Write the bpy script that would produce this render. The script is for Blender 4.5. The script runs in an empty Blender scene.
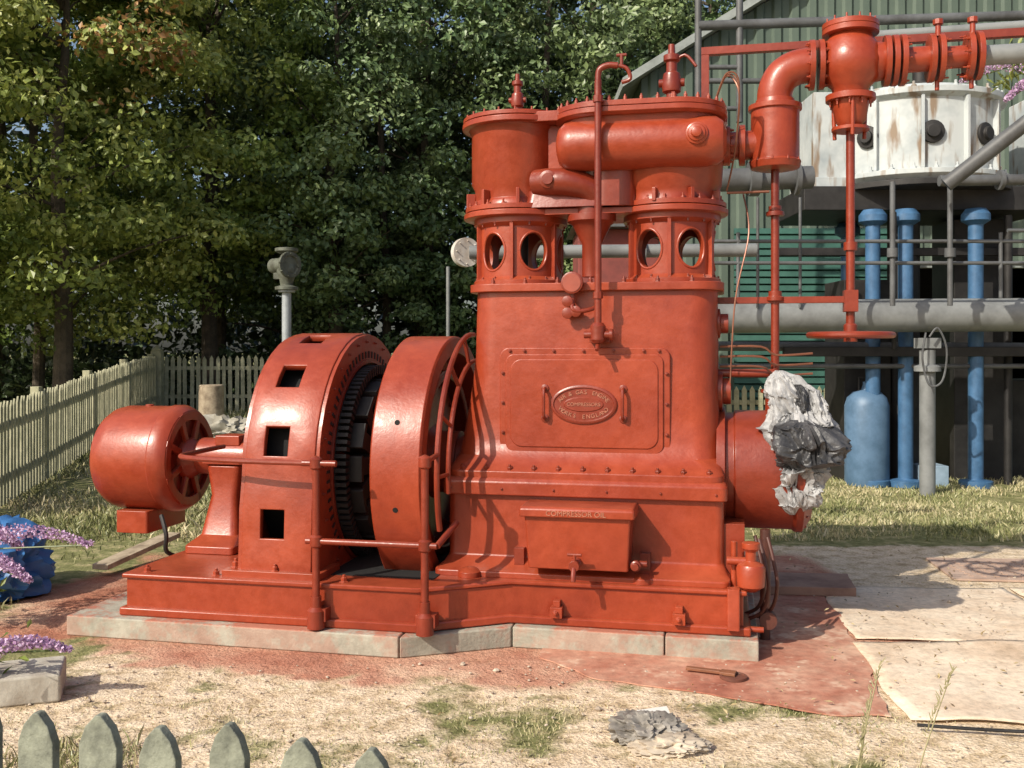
import bpy, bmesh, math, random
import numpy as np
from mathutils import Vector, Matrix, noise
random.seed(7); rng=np.random.default_rng(7)
S=bpy.context.scene
rad=math.radians
# ------------------------------------------------------------------ materials
def newmat(name):
    m=bpy.data.materials.new(name); m.use_nodes=True
    nt=m.node_tree; nt.nodes.clear()
    out=nt.nodes.new('ShaderNodeOutputMaterial'); p=nt.nodes.new('ShaderNodeBsdfPrincipled')
    nt.links.new(p.outputs[0],out.inputs[0])
    return m,nt,p
def N(nt,t,**k):
    n=nt.nodes.new(t)
    for a,b in k.items(): setattr(n,a,b)
    return n
def noise_n(nt,scale,detail=4,rough=.6,coord='Object'):
    tc=N(nt,'ShaderNodeTexCoord'); n=N(nt,'ShaderNodeTexNoise')
    n.inputs['Scale'].default_value=scale; n.inputs['Detail'].default_value=min(detail,4); n.inputs['Roughness'].default_value=rough
    nt.links.new(tc.outputs[coord],n.inputs['Vector']); return n
def ramp(nt,src,stops):
    r=N(nt,'ShaderNodeValToRGB'); e=r.color_ramp.elements
    while len(e)<len(stops): e.new(.5)
    for i,(p,c) in enumerate(stops):
        e[i].position=p; e[i].color=(*c,1) if len(c)==3 else c
    nt.links.new(src,r.inputs[0]); return r
def mix(nt,fac,a,b,mode='MIX'):
    m=N(nt,'ShaderNodeMix',data_type='RGBA',blend_type=mode)
    for inp,val in ((m.inputs[0],fac),(m.inputs[6],a),(m.inputs[7],b)):
        if isinstance(val,(int,float)): inp.default_value=val
        elif isinstance(val,tuple): inp.default_value=(*val,1)
        else: nt.links.new(val,inp)
    return m.outputs[2]
def simple(name,c1,c2=None,rough=.6,metal=0,scale=4,bump=.2,bscale=30,bdist=.004,spec=.5):
    m,nt,p=newmat(name)
    c2=c2 or tuple(x*.6 for x in c1)
    n=noise_n(nt,scale,4,.65); r=ramp(nt,n.outputs[0],[(.32,c2),(.62,c1)])
    nt.links.new(r.outputs[0],p.inputs['Base Color'])
    p.inputs['Roughness'].default_value=rough; p.inputs['Metallic'].default_value=metal
    p.inputs['Specular IOR Level'].default_value=spec
    if bump:
        b=noise_n(nt,bscale,3); bp=N(nt,'ShaderNodeBump'); bp.inputs['Strength'].default_value=bump; bp.inputs['Distance'].default_value=bdist
        nt.links.new(b.outputs[0],bp.inputs['Height']); nt.links.new(bp.outputs[0],p.inputs['Normal'])
    return m
def red_paint(name,c1,c2,dust_sheen=.22):
    m,nt,p=newmat(name)
    n=noise_n(nt,1.7,4,.65); r=ramp(nt,n.outputs[0],[(.3,c2),(.65,c1)])
    n2=noise_n(nt,13,4,.7); r2=ramp(nt,n2.outputs[0],[(.35,(.82,.78,.78)),(.6,(1.03,1.03,1.03))])
    c=mix(nt,.7,r.outputs[0],r2.outputs[0],'MULTIPLY')
    g=N(nt,'ShaderNodeNewGeometry'); s=N(nt,'ShaderNodeSeparateXYZ'); nt.links.new(g.outputs['Normal'],s.inputs[0])
    mr=N(nt,'ShaderNodeMapRange'); mr.inputs[1].default_value=.6; mr.inputs[2].default_value=1; mr.inputs[4].default_value=dust_sheen
    nt.links.new(s.outputs[2],mr.inputs[0])
    mu=N(nt,'ShaderNodeMath',operation='MULTIPLY'); nt.links.new(mr.outputs[0],mu.inputs[0]); nt.links.new(n.outputs[0],mu.inputs[1])
    c=mix(nt,mu.outputs[0],c,(.46,.19,.10))  # upward faces tinted paler: dust plus sky reflection put into the colour
    nt.links.new(c,p.inputs['Base Color'])
    rr=N(nt,'ShaderNodeMapRange'); rr.inputs[1].default_value=.3; rr.inputs[2].default_value=.7; rr.inputs[3].default_value=.28; rr.inputs[4].default_value=.46
    nt.links.new(n2.outputs[0],rr.inputs[0]); nt.links.new(rr.outputs[0],p.inputs['Roughness'])
    p.inputs['Coat Weight'].default_value=.15; p.inputs['Coat Roughness'].default_value=.25
    b=noise_n(nt,45,2,.6); b2=noise_n(nt,5,1,.5)
    bp=N(nt,'ShaderNodeBump'); bp.inputs['Strength'].default_value=.4; bp.inputs['Distance'].default_value=.0028
    bq=N(nt,'ShaderNodeBump'); bq.inputs['Strength'].default_value=.4; bq.inputs['Distance'].default_value=.012
    nt.links.new(b.outputs[0],bp.inputs['Height']); nt.links.new(b2.outputs[0],bq.inputs['Height'])
    nt.links.new(bq.outputs[0],bp.inputs['Normal']); nt.links.new(bp.outputs[0],p.inputs['Normal'])
    return m
RED=red_paint('red_oxide_paint',(.335,.050,.017),(.235,.030,.012))
RED2=red_paint('red_oxide_paint_dull',(.24,.033,.013),(.15,.019,.009),.15)
DARK=simple('dark_iron',(.03,.028,.027),(.012,.011,.011),.6,.2)
BLACK=simple('void_shade_black',(.008,.008,.008),(.004,.004,.004),.9,bump=0)  # near-black colour standing for the shade inside openings
GREY=simple('grey_pipe_paint',(.22,.23,.23),(.13,.135,.135),.5,0,3,.2,25)
GREYD=simple('dark_grey_pipe',(.11,.115,.12),(.06,.06,.06),.55,0,3)
BLUE=simple('blue_paint',(.06,.15,.29),(.03,.085,.17),.5,0,5)
BLUEL=simple('blue_cylinder_paint',(.10,.18,.29),(.06,.12,.20),.5,0,5)
WHITE=simple('old_white_paint',(.72,.72,.68),(.30,.22,.16),.6,0,2.2,.3)
def slabmat():
    m,nt,p=newmat('slab_concrete')
    n1=noise_n(nt,6,4,.7); n2=noise_n(nt,3.3,4,.8); n3=noise_n(nt,50,3,.7)
    base=ramp(nt,n1.outputs[0],[(.3,(.24,.225,.18)),(.65,(.40,.38,.31))]); f=ramp(nt,n2.outputs[0],[(.44,(0,0,0)),(.56,(1,1,1))])
    g=N(nt,'ShaderNodeNewGeometry'); s=N(nt,'ShaderNodeSeparateXYZ'); nt.links.new(g.outputs['Normal'],s.inputs[0])
    mr=N(nt,'ShaderNodeMapRange'); mr.inputs[1].default_value=.2; mr.inputs[2].default_value=.9; mr.inputs[3].default_value=.35; mr.inputs[4].default_value=.9; nt.links.new(s.outputs[2],mr.inputs[0])
    mu=N(nt,'ShaderNodeMath',operation='MULTIPLY'); nt.links.new(mr.outputs[0],mu.inputs[0]); nt.links.new(f.outputs[0],mu.inputs[1])
    nt.links.new(mix(nt,mu.outputs[0],base.outputs[0],(.38,.12,.07)),p.inputs['Base Color']); p.inputs['Roughness'].default_value=.9
    bp=N(nt,'ShaderNodeBump'); bp.inputs['Strength'].default_value=.6; bp.inputs['Distance'].default_value=.006; nt.links.new(n3.outputs[0],bp.inputs['Height']); nt.links.new(bp.outputs[0],p.inputs['Normal'])
    return m
SLABM=slabmat()
CONC=simple('rough_concrete',(.46,.43,.37),(.30,.26,.21),.9,0,7,.5,60,.004)
WOOD=simple('weathered_wood',(.44,.42,.28),(.25,.25,.16),.85,0,6,.5,40)
WOODG=simple('grey_wood',(.27,.28,.22),(.12,.125,.10),.9,0,18,.8,50,.005)
BARK=simple('bark',(.11,.085,.06),(.05,.04,.03),.95,0,5,.8,18,.03)
BARKL=simple('cut_wood',(.42,.34,.24),(.2,.15,.1),.9,0,8)
COPPER=simple('brown_tube',(.25,.10,.06),(.15,.06,.04),.4,.4)
DIAL=simple('gauge_face',(.35,.08,.05),(.25,.06,.04),.35)
# ------------------------------------------------------------------ builder
def basis(ax):
    z=Vector(ax).normalized(); x=z.orthogonal().normalized(); return x,z.cross(x),z
class B:
    def __init__(s): s.v=[]; s.f=[]
    def add(s,vs,fs):
        o=len(s.v); s.v+= [tuple(v) for v in vs]; s.f+=[tuple(i+o for i in f) for f in fs]; return s
    def box(s,x0,x1,y0,y1,z0,z1):
        return s.add([(x,y,z) for z in (z0,z1) for x,y in ((x0,y0),(x1,y0),(x1,y1),(x0,y1))],
          [(3,2,1,0),(4,5,6,7),(0,1,5,4),(1,2,6,5),(2,3,7,6),(3,0,4,7)])
    def obox(s,c,ux,uy,uz,hx,hy,hz):
        c=Vector(c);X=Vector(ux).normalized()*hx;Y=Vector(uy).normalized()*hy;Z=Vector(uz).normalized()*hz
        return s.add([c+X*i+Y*j+Z*k for k in(-1,1) for i,j in((-1,-1),(1,-1),(1,1),(-1,1))],
          [(3,2,1,0),(4,5,6,7),(0,1,5,4),(1,2,6,5),(2,3,7,6),(3,0,4,7)])
    def lathe(s,o,ax,prof,seg=40):
        X,Y,Z=basis(ax); o=Vector(o); vs=[]; rings=[]
        for h,r in prof:
            if r<1e-5: rings.append([len(vs)]); vs.append(o+Z*h)
            else:
                rings.append(list(range(len(vs),len(vs)+seg)))
                vs+=[o+Z*h+(X*math.cos(t)+Y*math.sin(t))*r for t in (2*math.pi*i/seg for i in range(seg))]
        fs=[]
        for a,b in zip(rings,rings[1:]):
            if len(a)==1 and len(b)==1: continue
            for i in range(seg):
                j=(i+1)%seg
                if len(a)==1: fs.append((a[0],b[j],b[i]))
                elif len(b)==1: fs.append((a[i],a[j],b[0]))
                else: fs.append((a[i],a[j],b[j],b[i]))
        if len(rings[0])>1: fs.append(tuple(reversed(rings[0])))
        if len(rings[-1])>1: fs.append(tuple(rings[-1]))
        return s.add(vs,fs)
    def cyl(s,p0,p1,r0,r1=None,seg=24):
        p0=Vector(p0);p1=Vector(p1); r1=r0 if r1 is None else r1
        return s.lathe(p0,p1-p0,[(0,r0),((p1-p0).length,r1)],seg)
    def tube(s,pts,r,seg=12,smooth=0):
        P=[Vector(p) for p in pts]
        if smooth:
            Q=[]
            for i in range(len(P)-1):
                a=P[max(i-1,0)];b=P[i];c=P[i+1];d=P[min(i+2,len(P)-1)]
                for k in range(smooth):
                    t=k/smooth
                    Q.append(.5*((2*b)+(c-a)*t+(2*a-5*b+4*c-d)*t*t+(3*b-a-3*c+d)*t**3))
            Q.append(P[-1]);P=Q
        n=len(P); rs=r if isinstance(r,(list,tuple)) else [r]*n
        if len(rs)!=n: rs=[rs[0]+(rs[-1]-rs[0])*i/(n-1) for i in range(n)]
        T=[(P[min(i+1,n-1)]-P[max(i-1,0)]).normalized() for i in range(n)]
        X=T[0].orthogonal().normalized(); vs=[];fs=[]
        for i in range(n):
            X=(X-T[i]*X.dot(T[i])).normalized(); Y=T[i].cross(X)
            vs+=[P[i]+(X*math.cos(2*math.pi*k/seg)+Y*math.sin(2*math.pi*k/seg))*rs[i] for k in range(seg)]
        for i in range(n-1):
            for k in range(seg):
                k2=(k+1)%seg; fs.append((i*seg+k,i*seg+k2,(i+1)*seg+k2,(i+1)*seg+k))
        fs.append(tuple(reversed(range(seg)))); fs.append(tuple((n-1)*seg+k for k in range(seg)))
        return s.add(vs,fs)
    def bolts(s,c,ax,R,n,r=.014,h=.022,ph=0.):
        X,Y,Z=basis(ax); c=Vector(c)
        for i in range(n):
            t=2*math.pi*i/n+ph; p=c+(X*math.cos(t)+Y*math.sin(t))*R
            s.lathe(p-Z*.004,Z,[(0,r),(h*.55,r),(h*.56,r*.55),(h*1.3,r*.55)],6)
        return s
    def bolt(s,p,ax,r=.016,h=.022):
        return s.lathe(Vector(p)-Vector(ax).normalized()*.004,ax,[(0,r*1.5),(h*.25,r*1.5),(h*.26,r),(h,r),(h*1.01,r*.55),(h*1.5,r*.5)],6)
    def loft(s,rings,cap=True):
        n=len(rings[0]); vs=[p for r in rings for p in r]; fs=[]
        for k in range(len(rings)-1):
            for i in range(n):
                j=(i+1)%n; fs.append((k*n+i,k*n+j,(k+1)*n+j,(k+1)*n+i))
        if cap: fs.append(tuple(reversed(range(n)))); fs.append(tuple((len(rings)-1)*n+i for i in range(n)))
        return s.add(vs,fs)
    def prism(s,poly,z0,z1):
        return s.loft([[(x,y,z0) for x,y in poly],[(x,y,z1) for x,y in poly]])
    def mesh(s,name):
        me=bpy.data.meshes.new(name); me.from_pydata(s.v,[],s.f)
        bm=bmesh.new(); bm.from_mesh(me); bmesh.ops.recalc_face_normals(bm,faces=bm.faces); bm.to_mesh(me); bm.free()
        return me
    def obj(s,name,mat,parent=None,bevel=.004,ang=35,seg=2):
        me=s.mesh(name); me.materials.append(mat)
        me.shade_smooth(); me.set_sharp_from_angle(angle=rad(ang))
        o=bpy.data.objects.new(name,me); S.collection.objects.link(o)
        if parent: o.parent=parent
        if bevel:
            b=o.modifiers.new('bevel','BEVEL'); b.width=bevel; b.segments=seg; b.limit_method='ANGLE'; b.angle_limit=rad(38); b.harden_normals=True
            b.use_clamp_overlap=True
        return o
def rrect(x0,x1,y0,y1,r,z,n=6):
    out=[]
    for cx,cy,a0 in ((x1-r,y1-r,0),(x0+r,y1-r,90),(x0+r,y0+r,180),(x1-r,y0+r,270)):
        for i in range(n+1):
            t=rad(a0+90*i/n); out.append((cx+r*math.cos(t),cy+r*math.sin(t),z))
    return out
def empty(name,loc=(0,0,0),rz=0):
    e=bpy.data.objects.new(name,None); e.location=loc; e.rotation_euler=(0,0,rz); e.empty_display_size=.3
    S.collection.objects.link(e); return e
MLOC=(0,5.71,0); MR=rad(-12)
def mframe(name): return empty(name,MLOC,MR)
def cut(o,cutter):
    c=cutter.obj('tmp',RED,None,0); c.parent=o.parent
    for m in list(o.modifiers): o.modifiers.remove(m)
    md=o.modifiers.new('b','BOOLEAN'); md.operation='DIFFERENCE'; md.solver='EXACT'; md.object=c
    bpy.context.view_layer.update()
    dg=bpy.context.evaluated_depsgraph_get(); me=bpy.data.meshes.new_from_object(o.evaluated_get(dg))
    o.modifiers.clear(); o.data=me; me.shade_smooth(); me.set_sharp_from_angle(angle=rad(35))
    bpy.data.objects.remove(c)
A=(1,0,0); Bx=(0,1,0); F=(0,-1,0); Z=(0,0,1)
# ================================================================== ENGINE
eng=mframe('vertical_air_compressor')
SL=.12
slab=mframe('concrete_slab')
B().prism([(-2.65,-.31),(-.57,-.33),(-.57,1.75),(-2.65,1.75)],0,SL).obj('slab_block_1',SLABM,slab,.010)
B().prism([(-.564,-.33),(-.004,0),(-.004,1.75),(-.564,1.75)],0,SL-.003).obj('slab_block_2',SLABM,slab,.010)
B().prism([(.002,0),(.86,.0),(.86,1.75),(.002,1.75)],0,SL).obj('slab_block_3',SLABM,slab,.010)
B().prism([(.866,.0),(1.37,.0),(1.37,1.75),(.866,1.75)],0,SL-.002).obj('slab_block_4',SLABM,slab,.010)
b=B().prism([(-2.34,-.25),(-.50,-.25),(-.03,.06),(1.33,.06),(1.33,1.5),(-2.34,1.5)],SL,SL+.05)
b.prism([(-2.31,-.22),(-.49,-.22),(-.02,.09),(1.29,.09),(1.29,1.46),(-2.31,1.46)],SL+.04,.345)
b.prism([(-2.33,-.24),(-.495,-.24),(-.025,.07),(1.31,.07),(1.31,1.48),(-2.33,1.48)],.34,.37)
b.obj('base_plinth',RED,eng,.012,seg=3)
b=B()
for a,bb in ((-1.07,-.24),(-.45,-.24),(.25,.07),(.94,.07)):
    b.box(a-.035,a+.035,bb-.05,bb+.02,.175,.235); b.bolt((a,bb-.05,.205),F,.014,.02); b.box(a-.02,a+.02,bb-.03,bb+.02,.235,.27)
for a in (-.36,.16,.62,1.12): b.bolt((a,.17,.37),Z,.022,.03)
for a in (-2.2,-1.75,-.95): b.bolt((a,-.17,.37),Z,.02,.03)
b.lathe((-.28,.12,.37),Z,[(0,.07),(.03,.07),(.05,.04),(.06,0)],20); b.lathe((.73,.16,.37),Z,[(0,.07),(.03,.07),(.05,.04),(.06,0)],20)
b.obj('plinth_cleats',RED,eng,.003)
b=B().loft([rrect(-.50,1.22,.11,1.4,.05,.365),rrect(-.50,1.22,.11,1.4,.05,.405),rrect(-.47,1.2,.2,1.35,.05,.43),rrect(-.45,1.185,.25,1.3,.05,.47),
  rrect(-.45,1.185,.25,1.3,.05,.84)])
b.loft([rrect(-.475,1.205,.21,1.33,.04,.835),rrect(-.475,1.205,.21,1.33,.04,.915),rrect(-.455,1.19,.23,1.31,.04,.94)])
b.obj('crankcase_box',RED,eng,.01,seg=3)
secs=[]
for z,x0,x1,y0,y1 in ((.935,-.45,1.185,.235,1.28),(.975,-.45,1.185,.235,1.28),(1.0,-.445,1.175,.27,1.25),(1.06,-.435,1.165,.345,1.2),(1.16,-.42,1.16,.375,1.16),
   (1.3,-.395,1.155,.38,1.14),(1.5,-.362,1.15,.385,1.13),(1.66,-.345,1.15,.39,1.12),(1.9,-.34,1.148,.395,1.11),(2.08,-.335,1.145,.40,1.1)):
    secs.append(rrect(x0,x1,y0,y1,.16 if z>1 else .08,z,9))
b=B().loft(secs); b.loft([rrect(-.375,1.185,.36,1.13,.17,2.055,9),rrect(-.375,1.185,.36,1.13,.17,2.105,9)])
b.obj('crankcase_column',RED,eng,.006)
b=B()
for a in np.linspace(-.36,1.1,11): b.bolt((a,.262,.978),(0,-.2,1),.018,.028)
for a in np.linspace(-.42,1.14,6): b.bolt((a,.21,.875),F,.008,.01)
for a in np.linspace(-.2,1.0,7): b.bolt((a,.385,2.105),Z,.014,.026)
b.obj('column_studs',RED2,eng,.0015)
def vplate(x0,x1,z0,z1,r,y,t,n=6):
    rr=[(p[0],p[1]) for p in rrect(x0,x1,z0,z1,r,0,n)]
    return [[(p[0],y,p[1]) for p in rr],[(p[0],y-t,p[1]) for p in rr]]
B().loft(vplate(-.155,.875,1.045,1.715,.06,.42,.055)).obj('inspection_door_frame',RED,eng,.008,seg=3)
b=B().loft(vplate(-.115,.835,1.085,1.675,.05,.40,.047)); b.loft(vplate(-.085,.805,1.115,1.645,.07,.40,.055)); 
b.obj('inspection_door',RED,eng,.006,seg=3)
b=B()
for a in (-.09,.0,.18,.36,.54,.72,.81):
    for z in (1.065,1.695): b.bolt((a,.365,z),F,.011,.014)
for z in (1.2,1.38,1.56):
    for a in (-.135,.855): b.bolt((a,.365,z),F,.011,.014)
for a in (.13,.60):
    b.tube([(a,.35,1.47),(a,.30,1.46),(a,.295,1.37),(a,.30,1.30),(a,.35,1.29)],.010,10,4)
    for z in (1.47,1.29): b.lathe((a,.35,z),F,[(0,.024),(.012,.024),(.016,.012)],14)
b.obj('door_fittings',RED2,eng,.001)
pl=B()
def ell(cx,cz,rx,rz,y,n=48): return [(cx+rx*math.cos(2*math.pi*i/n),y,cz+rz*math.sin(2*math.pi*i/n)) for i in range(n)]
cx,cz=.365,1.375
pl.loft([ell(cx,cz,.20,.118,.36),ell(cx,cz,.20,.118,.336),ell(cx,cz,.19,.108,.330),ell(cx,cz,.182,.10,.330),ell(cx,cz,.178,.097,.337),ell(cx,cz,.12,.045,.337),ell(cx,cz,.116,.041,.331)])
pl.obj('oval_nameplate',RED2,eng,.001)
LET=simple('worn_lettering',(.44,.19,.12),(.32,.10,.06),.45,0,9,0)
def text(body,loc,size,parent,rot=(math.pi/2,0,0),mat=LET,ext=.003,nm='lettering'):
    c=bpy.data.curves.new(nm,'FONT'); c.body=body; c.size=size; c.align_x='CENTER'; c.align_y='CENTER'; c.extrude=ext
    o=bpy.data.objects.new(nm,c); o.location=loc; o.rotation_euler=rot; o.parent=parent; c.materials.append(mat); S.collection.objects.link(o); return o
text('COMPRESSORS',(cx,.330,cz),.030,eng)
def arctext(word,cx,cz,rx,rz,y,t0,t1,size,flip=False):
    for i,ch in enumerate(word):
        t=rad(t0+(t1-t0)*i/(len(word)-1)); x=cx+rx*math.cos(t); z=cz+rz*math.sin(t)
        tang=math.atan2(rz*math.cos(t),-rx*math.sin(t))
        if not flip: tang+=math.pi
        text(ch,(x,y,z),size,eng,(math.pi/2,-tang,0),nm='nameplate_letter')
arctext('AIR & GAS ENGINE',cx,cz,.15,.073,.336,160,20,.034)
arctext('WORKS ENGLAND',cx,cz,.15,.073,.336,205,335,.034,True)
b=B().loft([rrect(.09,.66,.02,.30,.015,.455),rrect(.07,.675,.0,.30,.015,.76)])
b.loft([rrect(.045,.70,-.03,.30,.015,.755),rrect(.045,.70,-.03,.30,.015,.80),rrect(.055,.69,-.015,.30,.015,.815)])
b.obj('lubricator_box',RED,eng,.008,seg=3)
text('COMPRESSOR OIL',(.37,-.031,.779),.042,eng)
b=B().lathe((.37,.02,.50),F,[(0,.03),(.03,.03),(.04,.02),(.09,.02),(.095,.03),(.12,.03)],16)
b.tube([(.37,-.08,.50),(.37,-.11,.46),(.37,-.12,.42)],.014,10,3).cyl((.37,-.07,.5),(.37,-.07,.56),.01).cyl((.33,-.07,.56),(.41,-.07,.56),.009)
b.lathe((.70,.06,.49),F,[(0,.03),(.03,.03),(.035,.02),(.06,.02)],16).cyl((.64,.1,.49),(.76,.1,.49),.018)
for a in (.0,.74): b.box(a-.03,a+.03,.2,.26,.43,.53)
b.obj('lubricator_tap',RED2,eng,.002)
HPa,LPa,CB=-.10,.865,.74
for nm,ca in (('distance_piece_hp',HPa),('distance_piece_lp',LPa)):
    prof=[(0,.0),(0,.30),(.035,.30),(.06,.265),(.37,.265),(.395,.30),(.43,.30),(.43,.0)]
    o=B().lathe((ca,CB,2.10),Z,prof,64).obj(nm,RED,eng,0)
    inner=B().lathe((ca,CB,2.14),Z,[(0,.22),(.33,.22)],48); cut(o,inner)
    for k in range(3):
        t=rad(30+60*k); d=Vector((math.sin(t),-math.cos(t),0)); X=d.cross(Vector(Z))
        ring=lambda q:[Vector((ca,CB,2.315))+d*q+X*(.085*math.cos(s))+Vector(Z)*(.115*math.sin(s)) for s in (2*math.pi*i/28 for i in range(28))]
        cut(o,B().loft([ring(-.5),ring(.5)]))
    bb=B(); bb.bolts((ca,CB,2.135),Z,.285,16,.012,.02); bb.bolts((ca,CB,2.495),(0,0,-1),.285,16,.012,.02)
    bb.obj(nm+'_studs',RED2,eng,.001)
    bb=B()
    for k in range(6):
        t=rad(30+60*k); d=Vector((math.sin(t),-math.cos(t),0)); X=d.cross(Vector(Z))
        pts=[]
        for i in range(29):
            s=2*math.pi*i/28; xo=.09*math.cos(s); q=math.sqrt(max(.262**2-xo*xo,0))
            pts.append(Vector((ca,CB,2.315))+d*q+X*xo+Vector(Z)*(.12*math.sin(s)))
        bb.tube(pts,.009,8)
        t=rad(60*k); d=Vector((math.sin(t),-math.cos(t),0)); bb.obox(Vector((ca,CB,2.315))+d*.272,d,d.cross(Vector(Z)),Z,.02,.011,.18)
    bb.obj(nm+'_collars',RED,eng,.002)
    B().cyl((ca,CB,2.1),(ca,CB,2.55),.05).lathe((ca,CB,2.12),Z,[(0,.12),(.08,.12),(.1,.07)],24).obj(nm+'_piston_rod',DARK,eng,.002)
b=B()
U=2.53
for ca,r in ((HPa-.02,.345),(LPa,.345)): b.lathe((ca,CB,U),Z,[(0,r-.01),(0.005,r),(.035,r),(.04,r-.01)],56)
b.box(-.1,.9,.48,1.0,U+.002,U+.038)
b.lathe((LPa,CB,U+.045),Z,[(0,.335),(.03,.335)],56); b.lathe((HPa-.02,CB,U+.045),Z,[(0,.335),(.03,.335)],56)
b.bolts((HPa-.02,CB,U+.075),Z,.31,18,.014,.026); b.bolts((LPa,CB,U+.075),Z,.31,18,.014,.026); 
b.obj('cylinder_base_flange',RED,eng,.003)
b=B().lathe((HPa-.02,CB,U+.07),Z,[(0,.29),(.03,.285),(.05,.27),(.12,.275),(.16,.295),(.47,.295),(.5,.31),(.53,.33)],56)
b.lathe((HPa-.02,CB,3.105),Z,[(0,.345),(.005,.355),(.035,.355),(.04,.35)],56); b.lathe((HPa-.02,CB,3.15),Z,[(0,.35),(.025,.35),(.03,.32),(.035,0)],56)
b.bolts((HPa-.02,CB,3.17),Z,.33,20,.013,.024)
b.obj('hp_cylinder',RED,eng,.004)
b=B()
for k in range(-2,3):
    t=rad(12+k*42); d=Vector((math.sin(t),-math.cos(t),0)); b.obox(Vector((HPa-.02,CB,2.65))+d*.30,d,d.cross(Vector(Z)),Z,.03,.012,.05)
b.loft([rrect(HPa,HPa+.42,CB-.18,CB+.3,.06,2.60,6),rrect(HPa,HPa+.42,CB-.18,CB+.3,.06,3.10,6)])
b.loft([rrect(HPa-.02,.5,CB-.30,CB+.35,.06,3.10,6),rrect(HPa-.02,.5,CB-.30,CB+.35,.06,3.165,6)])
b.obj('cylinder_block_web',RED,eng,.006)
b=B().lathe((LPa-.02,CB,U+.07),Z,[(0,.31),(.03,.30),(.07,.30),(.11,.325),(.45,.35),(.5,.36)],56)
for k in range(-1,4):
    t=rad(k*40-12); d=Vector((math.sin(t),-math.cos(t),0)); b.obox(Vector((LPa-.02,CB,2.63))+d*.31,d,d.cross(Vector(Z)),Z,.03,.012,.04)
b.obj('lp_cylinder',RED,eng,.004)
b=B().loft([rrect(.17,1.19,.30,1.2,.30,3.09,10),rrect(.15,1.205,.28,1.22,.31,3.105,10),rrect(.15,1.205,.28,1.22,.31,3.135,10)])
b.loft([rrect(.155,1.2,.285,1.215,.31,3.14,10),rrect(.155,1.2,.285,1.215,.31,3.17,10),rrect(.17,1.185,.30,1.2,.30,3.175,10)])
b.loft([rrect(.24,1.13,.36,1.1,.2,2.84,10),rrect(.2,1.16,.33,1.15,.25,3.095,10)])
for i,p in enumerate(rrect(.175,1.18,.305,1.195,.29,3.17,6)): b.bolt(p,Z,.012,.026)
for a in np.linspace(.52,.90,5): b.bolt((a,.305,3.17),Z,.012,.026)
b.obj('lp_cylinder_head',RED,eng,.005)
b=B().lathe((.19,.44,2.935),A,[(0,0),(.0,.06),(.015,.11),(.05,.142),(.10,.152),(.88,.152),(.95,.142),(.99,.115),(1.01,.06),(1.01,0)],40)
b.lathe((1.03,.38,2.955),F,[(0,.065),(.10,.065),(.105,.05),(.115,.05),(.12,.03),(.135,.03),(.14,.015)],28)
b.obj('intercooler_chest',RED,eng,.004)
b=B().tube([(HPa+.15,.50,2.73),(.16,.46,2.73),(.27,.46,2.72),(.38,.5,2.68),(.42,.55,2.6)],.085,22,5)
b.lathe((.385,.56,2.15),Z,[(0,.06),(.20,.06),(.28,.10),(.32,.12),(.34,.15),(.38,.15),(.38,.11),(.6,.11)],32)
b.lathe((.14,.41,2.735),F,[(0,.055),(.03,.055),(.035,.035),(.05,.035)],20)
b.loft([rrect(-.02,.52,.44,.95,.05,2.573,6),rrect(.0,.50,.46,.95,.05,2.68,6)])
b.loft([rrect(.40,.66,.44,.8,.08,2.573,6),rrect(.40,.66,.44,.8,.08,2.82,6)])
b.lathe((.40,CB,3.165),Z,[(0,.18),(.03,.18),(.035,.155),(.08,.155),(.09,.14),(.09,0)],32).bolts((.40,CB,3.195),Z,.165,10,.01,.02)
b.lathe((.72,CB-.05,3.17),Z,[(0,.13),(.03,.13),(.035,.1),(.06,.1)],32)
b.obj('interstage_pipework',RED2,eng,.004)
b=B()
def relief(b,a,bb,z,s=1.):
    b.lathe((a,bb,z),Z,[(0,.06*s),(.03*s,.06*s),(.035*s,.03*s),(.09*s,.03*s),(.10*s,.05*s),(.14*s,.055*s),(.20*s,.045*s),(.21*s,.03*s),(.26*s,.03*s),(.27*s,.045*s),(.30*s,.045*s),(.31*s,.02*s),(.36*s,.018*s)],20)
    b.cyl((a-.07*s,bb,z+.15*s),(a+.07*s,bb,z+.15*s),.022*s)
relief(b,HPa-.01,CB-.05,3.18,.80); relief(b,.87,.62,3.17,1.12)
b.tube([(.87,.62,3.45),(.95,.60,3.5),(1.02,.58,3.42)],.010,8,4)
b.obj('relief_valves',RED2,eng,.002)
b=B().tube([(.462,.25,1.80),(.462,.25,3.28)],.021,14)
b.tube([(.462,.25,3.28),(.47,.25,3.34),(.52,.25,3.365),(.58,.25,3.36)],.018,12,5)
b.tube([(.58,.25,3.36),(.63,.25,3.34),(.65,.25,3.28),(.60,.25,3.26)],.012,10,5)
b.lathe((.462,.25,3.15),Z,[(0,.03),(.04,.03)],8).lathe((.462,.25,2.0),Z,[(0,.03),(.04,.03)],8)
b.cyl((.60,.25,3.35),(.60,.25,3.42),.01).cyl((.57,.25,3.42),(.63,.25,3.42),.009)
b.lathe((.462,.25,1.74),Z,[(0,.03),(.02,.045),(.10,.045),(.12,.03)],16).lathe((.462,.39,1.795),F,[(0,.05),(.14,.05)],20)
b.box(.40,.525,.33,.40,1.745,1.80).cyl((.54,.25,1.79),(.38,.25,1.79),.022).lathe((.53,.25,1.79),A,[(0,.035),(.02,.035)],12)
b.cyl((.462,.25,1.74),(.462,.2,1.70),.012)
b.obj('air_line',RED2,eng,.002)
b=B().lathe((.30,.36,2.10),F,[(0,.03),(.03,.06),(.035,.066),(.065,.066),(.068,.056)],32)
b.cyl((.30,.34,2.04),(.30,.34,1.98),.014)
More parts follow.
